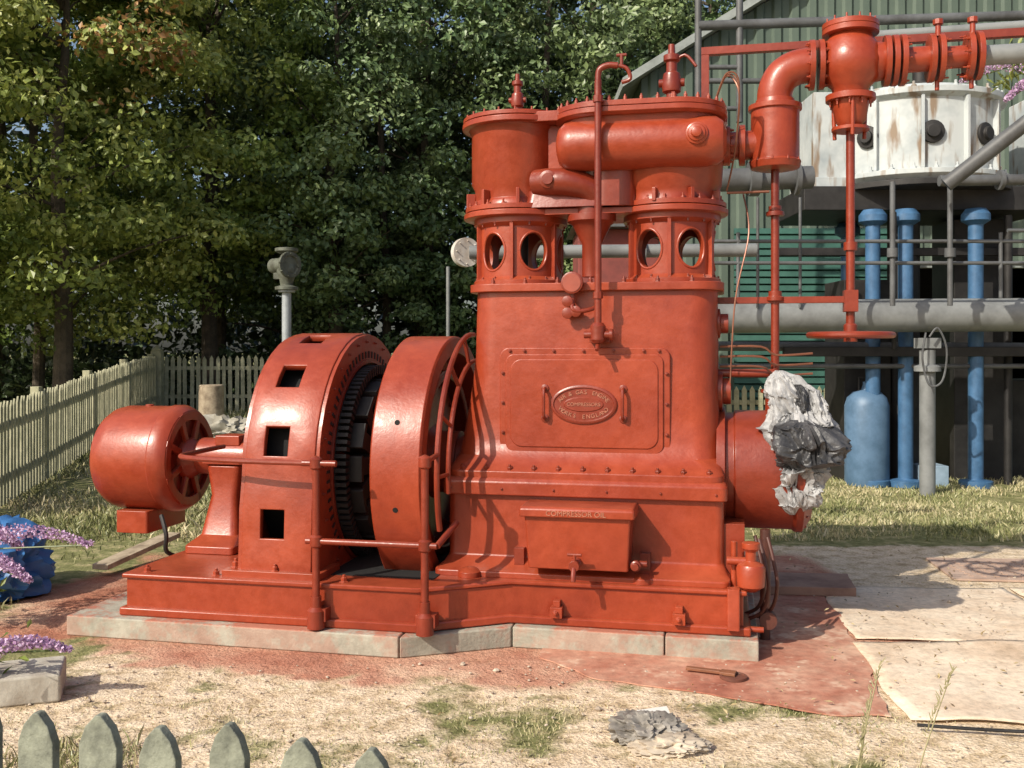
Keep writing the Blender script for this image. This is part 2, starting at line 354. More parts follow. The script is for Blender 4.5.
b.tube([(.30,.34,2.0),(.30,.32,1.95),(.33,.32,1.93),(.40,.34,1.94),(.44,.38,1.96)],.013,10,4)
for a,z in ((.27,1.99),(.32,1.93),(.27,1.92)): b.lathe((a,.40,z),F,[(0,.02),(.06,.02),(.065,.034),(.085,.034),(.09,.015)],16)
b.obj('gauge_and_cocks',RED2,eng,.002)
B().lathe((.30,.2915,2.10),F,[(0,.054),(.003,.054)],32).obj('gauge_dial',DIAL,eng,0)
b=B().lathe((1.14,CB,.97),A,[(0,.38),(.05,.38),(.055,.345),(.10,.345),(.11,.36),(.44,.36),(.46,.375),(.50,.375),(.51,.36),(.55,.30),(.56,0)],56)
b.bolts((1.64,CB,.97),A,.35,16)
b.lathe((1.145,CB-.1,1.45),A,[(0,.12),(.03,.12),(.035,.08),(.08,.08)],28)
b.lathe((1.13,.62,1.86),A,[(0,.09),(.03,.09),(.035,.06),(.08,.06)],24)
b.box(1.18,1.3,.3,1.2,.36,.7)
b.obj('crank_end_cover',RED2,eng,.005)
b=B().lathe((1.33,.12,.36),Z,[(0,.03),(.03,.075),(.13,.08),(.15,.07),(.17,.03),(.22,.03),(.24,.05),(.27,.05),(.28,0)],24)
b.cyl((1.2,.15,.52),(1.34,.15,.52),.022).cyl((1.24,.2,.2),(1.24,.2,.62),.018)
b.cyl((1.2,.12,.15),(1.40,.12,.15),.016)
b.loft([rrect(1.20,1.27,.02,.12,.01,.16),rrect(1.20,1.27,.05,.12,.01,.38)])
b.obj('oil_strainer',RED,eng,.002)
b=B()
for k,(x,y) in enumerate(((1.38,.30),(1.43,.36),(1.36,.40))):
    b.tube([(x,y,.62),(x+.03,y-.05,.50),(x+.05,y-.08,.36),(x+.02,y-.04,.22),(x-.06,y,.16)],.011,8,5)
b.lathe((1.43,.35,.16),F,[(0,.05),(.08,.05)],20).cyl((1.42,.45,.0),(1.42,.45,.65),.03)
b.obj('oil_hoses',simple('dirty_hose',(.10,.03,.02),(.05,.02,.015),.5),eng,.001)
# ---- stator
SZ,SB=.97,.74
R=.82
front=[(-.14,.34),(-.13,.45),(-.122,.59),(-.115,.76),(-.09,.90)]
prof=[p for p in front]
aa=[0,7,13,19,28,37,43,49,58,67,73,79,88,97,103,109,118,127,133,139,148,157,163,169,180]
for t in aa:
    q=rad(t); prof.append((SB-R*math.cos(q),SZ+R*math.sin(q)))
prof+=[(1.57,.90),(1.595,.76),(1.605,.59),(1.61,.45),(1.62,.34)]
nf=len(front)
st=[-1.60,-1.485,-1.335,-1.16]
vs=[];fs=[]
for a in st: vs+= [(a,p[0],p[1]) for p in prof]
n=len(prof)
holes=set()
for i,t in enumerate(aa[:-1]):
    for h in (7,37,67,97,127,157):
        if h<=t<h+12: holes.add(nf+i)
holes.add(2)
for k in range(3):
    for i in range(n-1):
        if k==1 and i in holes: continue
        fs.append((k*n+i,k*n+i+1,(k+1)*n+i+1,(k+1)*n+i))
b=B().add(vs,fs); o=b.obj('stator_shell',RED,eng,0,ang=40)
sm=o.modifiers.new('s','SOLIDIFY'); sm.thickness=.045; sm.offset=0
bv=o.modifiers.new('b','BEVEL'); bv.width=.006; bv.segments=2; bv.limit_method='ANGLE'; bv.angle_limit=rad(50)
ring=list(prof)+[(1.3,.33),(1.0,.32),(.74,.32),(.4,.32),(.1,.33)]
for nm,a0,a1,ri in (('stator_end_plate',-1.175,-1.135,.655),('stator_back_plate',-1.625,-1.585,.5)):
    def ringpts(a,scale):
        pts=[]
        for (pb,pz) in ring:
            d=Vector((0,pb-SB,pz-SZ)); L=d.length
            if scale==1: q=d*(1+.012/L)
            else: q=d*(ri/L)
            pts.append((a,SB+q.y,SZ+q.z))
        return pts
    r0,r1,r2,r3=ringpts(a0,1),ringpts(a1,1),ringpts(a1,0),ringpts(a0,0)
    bb=B(); bb.loft([r0,r1,r2,r3,r0],cap=False)
    bb.obj(nm,RED,eng,.006)
bb=B()
for i in range(76):
    t=2*math.pi*i/76; d=Vector((0,math.cos(t),math.sin(t)))
    if d.z<-.72: continue
    bb.obox(Vector((-1.134,SB,SZ))+d*.70,A,d,Vector(A).cross(d),.004,.022,.009)
for i in range(90):
    t=2*math.pi*i/90; d=Vector((0,math.cos(t),math.sin(t)))
    bb.obox(Vector((-1.10,SB,SZ))+d*.60,A,d,Vector(A).cross(d),.05,.03,.012)
bb.lathe((-1.30,SB,SZ),A,[(0,.63),(.18,.63),(.18,.56),(0.02,.56)],72)
bb.obj('stator_windings',DARK,eng,0)
bb=B().bolts((-1.137,SB,SZ),A,.785,30,.011,.018)
bb.lathe((-1.137,SB,SZ),A,[(-.03,.668),(.018,.668),(.018,.645),(-.03,.645),(-.03,.668)],72)
bb.obj('stator_ring_studs',RED2,eng,.001)
bb=B().lathe((-1.50,SB,SZ),A,[(0,.30),(.5,.30),(.5,.0)],48)
for i in range(16):
    t=2*math.pi*i/16; d=Vector((0,math.cos(t),math.sin(t)))
    bb.obox(Vector((-1.17,SB,SZ))+d*.42,A,d,Vector(A).cross(d),.16,.11,.055)
    bb.obox(Vector((-1.16,SB,SZ))+d*.52,A,d,Vector(A).cross(d),.18,.018,.08)
bb.obj('rotor_poles',DARK,eng,.006)
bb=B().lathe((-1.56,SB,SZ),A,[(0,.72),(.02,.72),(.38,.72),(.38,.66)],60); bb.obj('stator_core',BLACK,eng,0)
B().box(-1.70,-1.09,-.20,.12,.365,.41).box(-1.70,-1.09,1.36,1.66,.365,.41).bolt((-1.65,-.12,.41),Z,.022,.04).bolt((-1.38,-.165,.41),Z,.016,.03).obj('stator_feet',RED,eng,.008)
b=B().lathe((-.835,SB,SZ),A,[(.05,0),(.05,.66),(0,.69),(0,.805),(.012,.82),(.303,.82),(.315,.805),(.315,.71),(.18,.68),(.16,.62),(.16,.24),(.20,.2),(.34,.2),(.34,0)],96)
b.obj('flywheel',RED,eng,.004)
b=B().bolts((-.675,SB,SZ),A,.50,10,.022,.04); b.cyl((-2.5,SB,SZ),(-.3,SB,SZ),.075)
b.lathe((-.52,SB,SZ),A,[(0,.17),(.08,.17),(.09,.12),(.2,.12)],32)
b.lathe((-.72,SB,SZ),A,[(0,.60),(.13,.60),(.14,.585),(.14,.55),(.13,.54),(0,.54)],72)
b.obj('shaft_and_coupling',RED2,eng,.002)
bb=B()
for t in (-14,22):
    q=rad(t); d=Vector((0,-math.cos(q),math.sin(q)))
    bb.lathe(Vector((-.68,SB,SZ))+d*.812,d,[(0,.016),(.0105,.016)],16)
bb.obj('barring_hole_shade_discs',BLACK,eng,0)  # black discs on the rim, painted shade in place of cut holes
B().box(-1.12,-.46,-.02,1.5,.366,.374).obj('flywheel_pit_shade_sheet',BLACK,eng,0)  # thin black sheet on the uncut deck, painted shade of a wheel slot
# exciter motor
EZ=.95
b=B().lathe((-3.03,SB,EZ),A,[(0,0),(0,.24),(.02,.31),(.07,.345),(.13,.36),(.47,.36),(.475,.368),(.53,.368),(.57,.35),(.595,.33),(.595,.315),(.54,.31),(.54,.0)],64)
b.lathe((-2.50,SB,EZ),A,[(0,.145),(.05,.145),(.09,.13),(.14,.10),(.2,.10)],32)
for i in range(8):
    t=2*math.pi*(i+.5)/8; d=Vector((0,math.cos(t),math.sin(t))); b.obox(Vector((-2.445,SB,EZ))+d*.23,A,d,Vector(A).cross(d),.015,.10,.022)
b.lathe((-2.46,SB,EZ),A,[(0,.325),(.03,.325),(.03,.265),(0,.265),(0,.325)],48)
b.loft([rrect(-2.86,-2.62,.50,1.0,.02,.46),rrect(-2.86,-2.62,.50,1.0,.02,.61)])
b.lathe((-2.75,SB,EZ+.36),Z,[(-.02,.03),(.01,.03)],12)
b.obj('exciter_motor',RED,eng,.006)
B().lathe((-2.485,SB,EZ),A,[(0,.31),(.006,.31)],48).obj('exciter_vent_shade_disc',BLACK,eng,0)  # black disc behind the spokes, painted shade of the vent openings
b=B().lathe((-2.36,SB,SZ),A,[(0,.10),(.01,.125),(.40,.125),(.41,.10)],36)
b.loft([rrect(-2.27,-1.92,.36,1.12,.03,.37),rrect(-2.27,-1.92,.36,1.12,.03,.42),rrect(-2.24,-1.97,.50,1.0,.05,.47),rrect(-2.22,-2.02,.60,.88,.05,.72),rrect(-2.24,-1.98,.58,.90,.05,.92)])
b.box(-2.26,-1.96,.57,.92,.93,.975).box(-2.2,-2.02,.64,.82,1.05,1.12)
b.obj('pedestal_bearing',RED,eng,.008)
b=B().tube([(-2.48,SB-.3,.60),(-2.42,SB-.34,.48),(-2.44,SB-.3,.36),(-2.38,SB-.2,.3)],.015,8,5)
b.tube([(-1.74,.35,1.25),(-1.74,.2,1.0),(-1.72,.16,.7),(-1.72,.2,.42)],.014,8,6)
b.obj('motor_cables',DARK,eng,0)
# ---- handrail
hr=mframe('guard_handrail')
b=B()
for a,zt in ((-1.07,1.08),(-.43,1.10)):
    b.cyl((a,-.29,.14),(a,-.29,zt),.022); b.lathe((a,-.29,.13),Z,[(0,.05),(.10,.05),(.12,.03),(.18,.03)],16)
    for z in (.62,zt-.02): b.lathe((a,-.29,z-.035),Z,[(0,.024),(.01,.036),(.06,.036),(.07,.024)],16)
    b.lathe((a,-.29,zt-.01),Z,[(0,.03),(.02,.03),(.035,0)],14)
    b.box(a-.04,a+.06,-.30,-.22,.17,.24)
b.cyl((-1.13,-.29,.62),(-.36,-.29,.62),.018).cyl((-.36,-.29,.62),(-.30,-.1,.72),.018)
b.cyl((-.95,-.29,1.06),(-1.15,-.29,1.06),.018).tube([(-1.1,-.29,1.06),(-1.6,-.26,1.06),(-1.98,-.15,1.06),(-2.05,.1,1.06),(-2.06,.5,1.06)],.016,10,5)
pts=[]
for t in range(-22,96,6):
    q=rad(t); pts.append((-.42,SB-.83*math.cos(q),SZ+.83*math.sin(q)))
b.tube(pts,.017,10)
pts=[]
for t in range(-10,96,6):
    q=rad(t); pts.append((-.40,SB-.66*math.cos(q),SZ+.66*math.sin(q)))
b.tube(pts,.015,10)
for t in (0,25,50,75):
    q=rad(t); b.cyl((-.42,SB-.83*math.cos(q),SZ+.83*math.sin(q)),(-.40,SB-.66*math.cos(q),SZ+.66*math.sin(q)),.012)
b.cyl((-.43,-.29,1.08),(-.42,-.08,1.1),.015)
b.obj('rails',RED2,hr,0)
# ---- discharge pipework
pp=mframe('delivery_pipe_and_stop_valve')
b=B().lathe((1.18,CB,2.96),A,[(0,.12),(.04,.12),(.045,.085),(.09,.085),(.095,.125),(.13,.125),(.135,.09),(.20,.09)],36)
b.bolts((1.225,CB,2.96),A,.1,10,.01,.018)
b.lathe((1.49,CB,2.80),Z,[(0,.10),(.01,.145),(.05,.155),(.06,.145),(.36,.145),(.365,.16),(.395,.16),(.40,.12),(.43,.115)],40)
b.bolts((1.49,CB,2.85),Z,.15,10,.009,.016)
b.tube([(1.49,CB,3.18),(1.49,CB,3.28),(1.53,CB,3.37),(1.61,CB,3.42),(1.70,CB,3.43)],.105,32,6)
for h in (1.69,1.745,2.12,2.165,2.21): b.lathe((h,CB,3.43),A,[(0,.15),(.03,.15)],40)
b.bolts((1.78,CB,3.43),A,.13,10,.011,.02); b.bolts((1.69,CB,3.43),(-1,0,0),.13,10,.011,.02)
b.bolts((2.24,CB,3.43),A,.13,10,.011,.02)
b.lathe((1.77,CB,3.43),A,[(0,.11),(.05,.12),(.30,.12),(.36,.11)],32)
b.lathe((1.93,CB,3.20),Z,[(0,.145),(.035,.145),(.04,.10),(.08,.11),(.13,.165),(.22,.19),(.30,.175),(.38,.13),(.395,.12),(.40,.165),(.43,.165),(.433,.16),(.436,.165),(.465,.165),(.47,.10),(.49,.06),(.50,0)],40)
b.bolts((1.93,CB,3.66),Z,.142,12,.011,.03); b.bolts((1.93,CB,3.20),(0,0,-1),.12,10,.011,.03)
b.lathe((1.93,CB,3.04),Z,[(0,.06),(.04,.09),(.16,.11)],28)
b.lathe((1.93,CB,3.02),Z,[(0,.11),(.02,.11)],28)
for t in (30,150,270):
    x,y=.11*math.cos(rad(t)),.11*math.sin(rad(t)); b.cyl((1.93+x,CB+y,3.22),(1.93+x*.9,CB+y*.9,2.98),.012)
b.cyl((2.24,CB,3.43),(2.40,CB,3.43),.075,seg=32)
for h in (2.37,2.42): b.lathe((h,CB,3.43),A,[(0,.14),(.03,.14)],36)
for h in (2.58,2.63): b.lathe((h,CB,3.43),A,[(0,.14),(.03,.14)],36)
b.lathe((2.44,CB,3.43),A,[(0,.065),(.14,.065)],24)
for h in (2.42,2.61):
    b.cyl((h,CB-.03,3.55),(h,CB-.03,3.64),.016).lathe((h,CB-.03,3.62),Z,[(0,.03),(.03,.03)],8); b.cyl((h,CB,3.3),(h,CB,3.24),.013)
b.bolts((2.45,CB,3.43),A,.118,8,.010,.03); b.bolts((2.58,CB,3.43),(-1,0,0),.118,8,.010,.03)
b.obj('stop_valve_body',RED,pp,.003)
b=B().cyl((1.93,CB,1.80),(1.93,CB,3.05),.026,seg=16)
b.lathe((1.93,CB,2.3),Z,[(0,.04),(.05,.04)],14)
pts=[(1.93+.24*math.cos(2*math.pi*i/32),CB+.24*math.sin(2*math.pi*i/32),1.79) for i in range(33)]; b.tube(pts,.02,10)
for t in (0,60,120): 
    x,y=.24*math.cos(rad(t)),.24*math.sin(rad(t)); b.cyl((1.93-x,CB-y,1.79),(1.93+x,CB+y,1.79),.014)
b.lathe((1.93,CB,1.75),Z,[(0,.04),(.1,.04),(.11,.03)],16)
b.cyl((1.49,CB,1.40),(1.49,CB,2.82),.025,seg=16)
for z in (2.52,2.0,1.48): b.lathe((1.49,CB,z),Z,[(0,.055),(.025,.055),(.03,.04),(.06,.04)],16)
b.lathe((1.49,CB,1.30),Z,[(0,.06),(.13,.06),(.14,.09),(.16,.09)],16)
b.box(1.12,1.95,CB-.02,CB+.02,1.985,2.025); b.box(1.89,1.97,CB-.05,CB+.05,1.93,2.06)
b.cyl((1.15,CB-.1,1.56),(1.49,CB-.1,1.56),.025)
b.obj('valve_spindles',RED2,pp,.002)
b=B()
for k in range(3): b.tube([(1.14,.45+.03*k,3.2),(1.2,.40+.03*k,3.32),(1.27,.4,3.26-.03*k),(1.25,.5,2.9),(1.2,.6,2.66)],.005,6,6)
b.tube([(1.30,CB,2.66),(1.33,.6,2.4),(1.25,.55,2.0),(1.22,.55,1.5)],.005,6,6)
b.cyl((1.45,.6,2.65),(1.2,.6,2.65),.008)
for z in (1.6,1.66,1.72): b.tube([(1.16,.6,z),(1.4,.58,z),(1.49,.6,z-.05),(1.7,.6,z-.04)],.007,6,4)
b.obj('instrument_tubes',COPPER,pp,0)
b=B().cyl((2.66,CB,3.43),(4.6,CB,3.44),.058,seg=24); b.obj('grey_delivery_pipe',GREY,pp,0)
b=B().box(1.04,3.1,1.0,1.05,3.61,3.66).box(1.04,1.09,1.0,1.05,2.2,3.61); b.obj('support_frame',RED2,pp,.003)
b=B().cyl((2.1,1.4,3.78),(5,1.5,3.83),.035); b.obj('grey_service_pipe',GREY,pp,0)
# ---- plastic wrap
PLAST=simple('grey_plastic_sheet',(.36,.36,.365),(.16,.16,.165),.5,0,7,.5,26,.012)
PLASTD=simple('dark_plastic_sheet',(.06,.06,.065),(.02,.02,.022),.45,0,7,.5,26,.012)
def drape(name,mat,prof,seed,parent,amp=.22,nf_=6,nu=130,nv=76):
    b=B(); rings=[]; off=Vector((seed*2.3,seed*5.1,0))
    for j in range(nv):
        t=j/(nv-1); s=t*(len(prof)-1); i=min(int(s),len(prof)-2); f=s-i; f=f*f*(3-2*f)
        z,cx_,cy_,rx,ry=[prof[i][q]*(1-f)+prof[i+1][q]*f for q in range(5)]
        row=[]
        for k in range(nu):
            th=2*math.pi*k/nu; d=Vector((math.cos(th),math.sin(th),0))
            w=noise.noise(Vector((d.x*2.2,d.y*2.2,t*4))+off)*2.2
            f1=1-abs(noise.noise(Vector((d.x*nf_*.5+w,d.y*nf_*.5,t*2.2+w))+off))*2.8
            f2=1-abs(noise.noise(Vector((d.x*nf_*1.1+w,d.y*nf_*1.1-w,t*8))+off*1.7))*2.8
            big=noise.noise(Vector((d.x*1.3,d.y*1.3,t*3.2))+off*.6)
            q=1+amp*(f1*.8+f2*.45-.4)+.6*big
            row.append((cx_+d.x*rx*q,cy_+d.y*ry*q,z+.05*w*.5*(1-abs(2*t-1))))
        rings.append(row)
    b.loft(rings); return b.obj(name,mat,parent,0,ang=38)
pw=mframe('plastic_sheet_wrap')
drape('wrap_upper',PLAST,[(1.58,1.50,.5,.02,.02),(1.54,1.52,.5,.07,.06),(1.44,1.56,.5,.13,.10),(1.34,1.58,.48,.12,.11),(1.24,1.58,.47,.15,.13),(1.12,1.58,.48,.12,.12)],1,pw)
drape('wrap_dark_lump',PLASTD,[(1.30,1.62,.38,.05,.05),(1.26,1.63,.37,.13,.11),(1.15,1.655,.36,.19,.15),(1.06,1.65,.37,.18,.14),(1.02,1.62,.39,.08,.07)],2,pw,.14,5)
drape('wrap_lower',PLAST,[(1.06,1.60,.45,.10,.10),(1.0,1.60,.44,.14,.13),(.90,1.59,.45,.13,.12),(.80,1.60,.46,.09,.08),(.74,1.59,.48,.03,.03)],3,pw)
drape('wrap_side_flap',PLAST,[(1.50,1.64,.5,.02,.02),(1.46,1.67,.5,.07,.06),(1.36,1.69,.48,.08,.08),(1.26,1.71,.46,.11,.1),(1.14,1.72,.45,.06,.05)],5,pw,.2)
drape('wrap_dark_fold',PLASTD,[(1.50,1.60,.43,.02,.02),(1.44,1.61,.42,.04,.03),(1.36,1.62,.40,.035,.03),(1.28,1.60,.39,.03,.03)],8,pw,.2)
b=B(); b.tube([(1.60+.135*math.cos(t),.455+.135*math.sin(t),1.045+.012*math.sin(3*t)) for t in np.linspace(0,2*math.pi,30)],.006,6); b.obj('tie_string',DARK,pw,0)
def crumple(name,mat,loc,scale,seed,amp=.28,fr=2.2,sub=5,parent=None,flat=False,ang=50):
    bm=bmesh.new(); bmesh.ops.create_icosphere(bm,subdivisions=sub,radius=1)
    off=Vector((seed*3.1,seed*1.7,seed*.9))
    for v in bm.verts:
        p=v.co.copy(); w=noise.noise(p*1.3+off)
        n1=1-abs(noise.noise(p*fr+off+Vector((w,w,0))))*2.4; n1b=1-abs(noise.noise(p*fr*2.3+off*2))*2.4
        n2=noise.noise(p*1.1+off*.5)
        v.co=p*(1+amp*(n1*.6+n1b*.25)+.4*n2)
        if flat and v.co.z<-.45: v.co.z=-.45
        v.co=Vector((v.co.x*scale[0],v.co.y*scale[1],v.co.z*scale[2]))
    me=bpy.data.meshes.new(name); bm.to_mesh(me); bm.free(); me.materials.append(mat); me.shade_smooth(); me.set_sharp_from_angle(angle=rad(ang))
    o=bpy.data.objects.new(name,me); o.location=loc; S.collection.objects.link(o)
    if parent: o.parent=parent
    return o
# ================================================================== GROUND
def sst(x): 
    x=np.clip(x,0,1); return x*x*(3-2*x)
def gz(x,y):
    x=np.asarray(x,float);y=np.asarray(y,float)
    return .47*sst((y-8.5)/11.5)*sst((2.5-x)/5)+ .0
def vnoise(x,y,s,seed=0):
    return np.array([noise.fractal(Vector((a*s,b_*s,seed*7.3)),.8,2,4) for a,b_ in zip(np.ravel(x),np.ravel(y))]).reshape(np.shape(x))
xs=np.unique(np.concatenate([np.linspace(-300,-12,14),np.arange(-12,12.01,.12),np.linspace(12,300,14)]))
ys=np.unique(np.concatenate([np.linspace(-60,0,6),np.arange(0,16,.10),np.linspace(16,40,30),np.linspace(40,400,14)]))
X,Y=np.meshgrid(xs,ys)
near=(np.abs(X)<12.1)&(Y>=0)&(Y<22)
nz=np.zeros_like(X); nz[near]=vnoise(X[near],Y[near],.9,1)
nf2=np.zeros_like(X); nf2[near]=vnoise(X[near],Y[near],4.,2)
Zg=gz(X,Y)+near*(.014*nf2+.02*nz)*(1-sst((4.3-np.abs(Y-6.5))/1.2)*sst((4.5-np.abs(X))/1.))+near*.012*nf2*sst((5.0-Y)/.3)
right=sst((X-1.2)/.6)*sst((8.9+.35*nz-Y)/.35)
frontz=sst((5.9+.3*nz-Y)/.4)*sst((X+3.2+.5*nz)/.8)*sst((Y-2.2)/.6)*np.clip(.80+.7*nf2+.35*nz,0,1)
sand=np.clip(np.maximum(right*(.95+.15*nf2),frontz*1.0),0,1)
front_line=np.where(X<-.6,5.48+(-.6-X)*.27,5.48+.0*X)
dfront=front_line-Y
red=sst((.55+.30*nz+.15*nf2+.12*sst((X+2)/3)-dfront)/.40)*sst((8.8-Y)/1)*sst((2.6-X)/.3)*sst((X+3.5+.5*nz)/.7)
red=np.clip(red*(.9+.25*nf2),0,1)
vsx=np.stack([X.ravel(),Y.ravel(),Zg.ravel()],1); nx,ny=len(xs),len(ys)
idx=np.arange(nx*ny).reshape(ny,nx); q=np.stack([idx[:-1,:-1],idx[:-1,1:],idx[1:,1:],idx[1:,:-1]],-1).reshape(-1,4)
me=bpy.data.meshes.new('ground'); me.from_pydata(vsx.tolist(),[],q.tolist())
for nm,arr in (('sand',sand),('red',red)):
    at=me.attributes.new(nm,'FLOAT','POINT'); at.data.foreach_set('value',arr.ravel().astype(np.float32))
me.shade_smooth()
m,nt,p=newmat('ground_soil')
n1=noise_n(nt,.9,4,.6); n2=noise_n(nt,7,4,.75); n3=noise_n(nt,60,3,.7); n5=noise_n(nt,1.3,4,.7)
grass=ramp(nt,n2.outputs[0],[(.3,(.09,.095,.035)),(.5,(.20,.20,.085)),(.7,(.42,.35,.20))])
soil=ramp(nt,n2.outputs[0],[(.3,(.34,.25,.15)),(.42,(.54,.42,.28)),(.52,(.68,.55,.40)),(.7,(.80,.68,.52))])
speck=ramp(nt,n3.outputs[0],[(.36,(.56,.52,.45)),(.5,(1,1,1)),(.75,(1.1,1.08,1.04))])
soilc=mix(nt,.8,soil.outputs[0],speck.outputs[0],'MULTIPLY')
a1=N(nt,'ShaderNodeAttribute',attribute_name='sand'); a2=N(nt,'ShaderNodeAttribute',attribute_name='red')
def edge(a,n,amt):
    mm=N(nt,'ShaderNodeMath',operation='MULTIPLY_ADD'); mm.inputs[1].default_value=amt
    nt.links.new(n,mm.inputs[0]); nt.links.new(a,mm.inputs[2])
    r=N(nt,'ShaderNodeMapRange'); r.inputs[1].default_value=.5*amt+.30; r.inputs[2].default_value=.5*amt+.66; nt.links.new(mm.outputs[0],r.inputs[0]); return r.outputs[0]
c=mix(nt,edge(a1.outputs['Fac'],n2.outputs[0],.9),grass.outputs[0],soilc)
REDST=[(.28,(.30,.105,.07)),(.42,(.40,.165,.11)),(.55,(.50,.27,.19)),(.68,(.62,.43,.31))]
redc=ramp(nt,n5.outputs[0],REDST); redm=mix(nt,.75,redc.outputs[0],speck.outputs[0],'MULTIPLY')
rm=edge(a2.outputs['Fac'],n2.outputs[0],1.0); mu=N(nt,'ShaderNodeMath',operation='MULTIPLY'); mu.inputs[1].default_value=.92; nt.links.new(rm,mu.inputs[0])
c=mix(nt,mu.outputs[0],c,redm)
nt.links.new(c,p.inputs['Base Color']); p.inputs['Roughness'].default_value=.95; p.inputs['Specular IOR Level'].default_value=.15
bp=N(nt,'ShaderNodeBump'); bp.inputs['Strength'].default_value=.9; bp.inputs['Distance'].default_value=.035
bp2=N(nt,'ShaderNodeBump'); bp2.inputs['Strength'].default_value=.8; bp2.inputs['Distance'].default_value=.009
nt.links.new(n2.outputs[0],bp.inputs['Height']); nt.links.new(n3.outputs[0],bp2.inputs['Height']); nt.links.new(bp.outputs[0],bp2.inputs['Normal']); nt.links.new(bp2.outputs[0],p.inputs['Normal'])
me.materials.append(m); g=bpy.data.objects.new('ground',me); S.collection.objects.link(g)
def layered(name,stops,s1,s2,bd=.006,rough=.9,sand_cover=None):
    m,nt,p=newmat(name)
    n1=noise_n(nt,s1,4,.7); n2=noise_n(nt,s2,4,.7)
    r1=ramp(nt,n1.outputs[0],stops); r2=ramp(nt,n2.outputs[0],[(.3,(.66,.66,.66)),(.6,(1.05,1.05,1.05))])
    c=mix(nt,.8,r1.outputs[0],r2.outputs[0],'MULTIPLY')
    if sand_cover:
        n4=noise_n(nt,sand_cover[1],4,.75); r4=ramp(nt,n4.outputs[0],[(sand_cover[2],(0,0,0)),(sand_cover[2]+.1,(1,1,1))])
        c=mix(nt,r4.outputs[0],c,sand_cover[0])
    nt.links.new(c,p.inputs['Base Color']); p.inputs['Roughness'].default_value=rough; p.inputs['Specular IOR Level'].default_value=.2
    bp=N(nt,'ShaderNodeBump'); bp.inputs['Strength'].default_value=.6; bp.inputs['Distance'].default_value=bd; nt.links.new(n2.outputs[0],bp.inputs['Height']); nt.links.new(bp.outputs[0],p.inputs['Normal'])
    return m
APR=layered('red_dusted_concrete',REDST,1.3,20,.006,.85,((.60,.42,.31),3.1,.55))
def wobble(poly,step=.07,amp=.02,seed=0):
    out=[]
    for i in range(len(poly)):
        a=Vector((*poly[i],0)); c=Vector((*poly[(i+1)%len(poly)],0)); n=max(1,int((c-a).length/step)); nr=Vector((-(c-a).y,(c-a).x,0)).normalized()
        for k in range(n):
            p_=a+(c-a)*k/n; o_=noise.noise(p_*1.7+Vector((seed,0,0)))*amp*2+noise.noise(p_*8+Vector((seed,3,0)))*amp*.7
            p_+=nr*o_; out.append((p_.x,p_.y))
    return out
poly=[(.15,5.5),(.45,5.12),(.9,4.90),(1.30,4.76),(1.76,4.62),(1.9,5.3),(2.08,6.3),(2.3,8.2),(.5,8.2)]
B().prism(wobble(poly,.05,.035,1),.003,.009).obj('concrete_apron',APR,None,0)
SAND=layered('dusty_board',[(.28,(.50,.37,.26)),(.42,(.64,.50,.37)),(.55,(.74,.61,.47)),(.75,(.82,.70,.56))],1.5,26,.008,.95)
pb=empty('dusty_plywood_boards')
def sheet(name,poly,z,mat,parent,seed,lift=.03):
    p0,p1,p2,p3=[Vector((*q_,0)) for q_ in poly]; n=34; vs=[];fs=[]
    for j in range(n+1):
        for i in range(n+1):
            u,v=i/n,j/n; p_=(p0*(1-u)+p1*u)*(1-v)+(p3*(1-u)+p2*u)*v
            e=min(u,1-u,v,1-v)
            h=z+max(0,lift*noise.noise(p_*1.6+Vector((seed,0,0)))*(1-min(1,e*3)))+.010*abs(noise.noise(p_*5+Vector((seed,2,0))))
            off=Vector((noise.noise(p_*2.1+Vector((seed,5,0))),noise.noise(p_*2.1+Vector((seed,9,0))),0))*.035
            vs.append(p_+off+Vector((0,0,h)))
    for j in range(n):
        for i in range(n): a_=j*(n+1)+i; fs.append((a_,a_+1,a_+n+2,a_+n+1))
    o=B().add(vs,fs).obj(name,mat,parent,0,ang=80); s_=o.modifiers.new('s','SOLIDIFY'); s_.thickness=.006; s_.offset=1
sheet('board_1',[(1.80,4.57),(4.2,4.2),(4.4,5.7),(1.98,5.80)],.010,SAND,pb,1)
sheet('board_2',[(2.0,5.84),(3.4,5.77),(3.5,7.1),(2.2,7.15)],.008,SAND,pb,2,.015)
sheet('board_3',[(3.44,5.76),(5.4,5.66),(5.5,7.0),(3.52,7.1)],.008,SAND,pb,3,.015)
HATCH=simple('rusty_hatch',(.50,.36,.28),(.36,.24,.18),.85,0,4,.6,60,.004)
hp=B().prism([(3.25,7.35),(4.6,7.2),(4.75,8.0),(3.35,8.1)],.006,.02)
for i in range(14):
    for j in range(8):
        hp.box(3.40+i*.092,3.43+i*.092,7.42-i*.008+j*.075,7.45-i*.008+j*.075,.019,.026)
hp.obj('hatch_cover_plate',HATCH,None,0)
B().prism(wobble([(1.75,6.9),(2.35,6.85),(2.45,7.3),(1.8,7.35)],.1,.01),.01,.07).obj('paving_slab',simple('stained_paving',(.36,.22,.16),(.22,.12,.09),.9),None,.006)
B().tube([(1.80,4.44,.035),(2.2,4.38,.03),(2.7,4.33,.035),(5,4.1,.03)],.008,8,5).obj('black_hose',DARK,None,0)
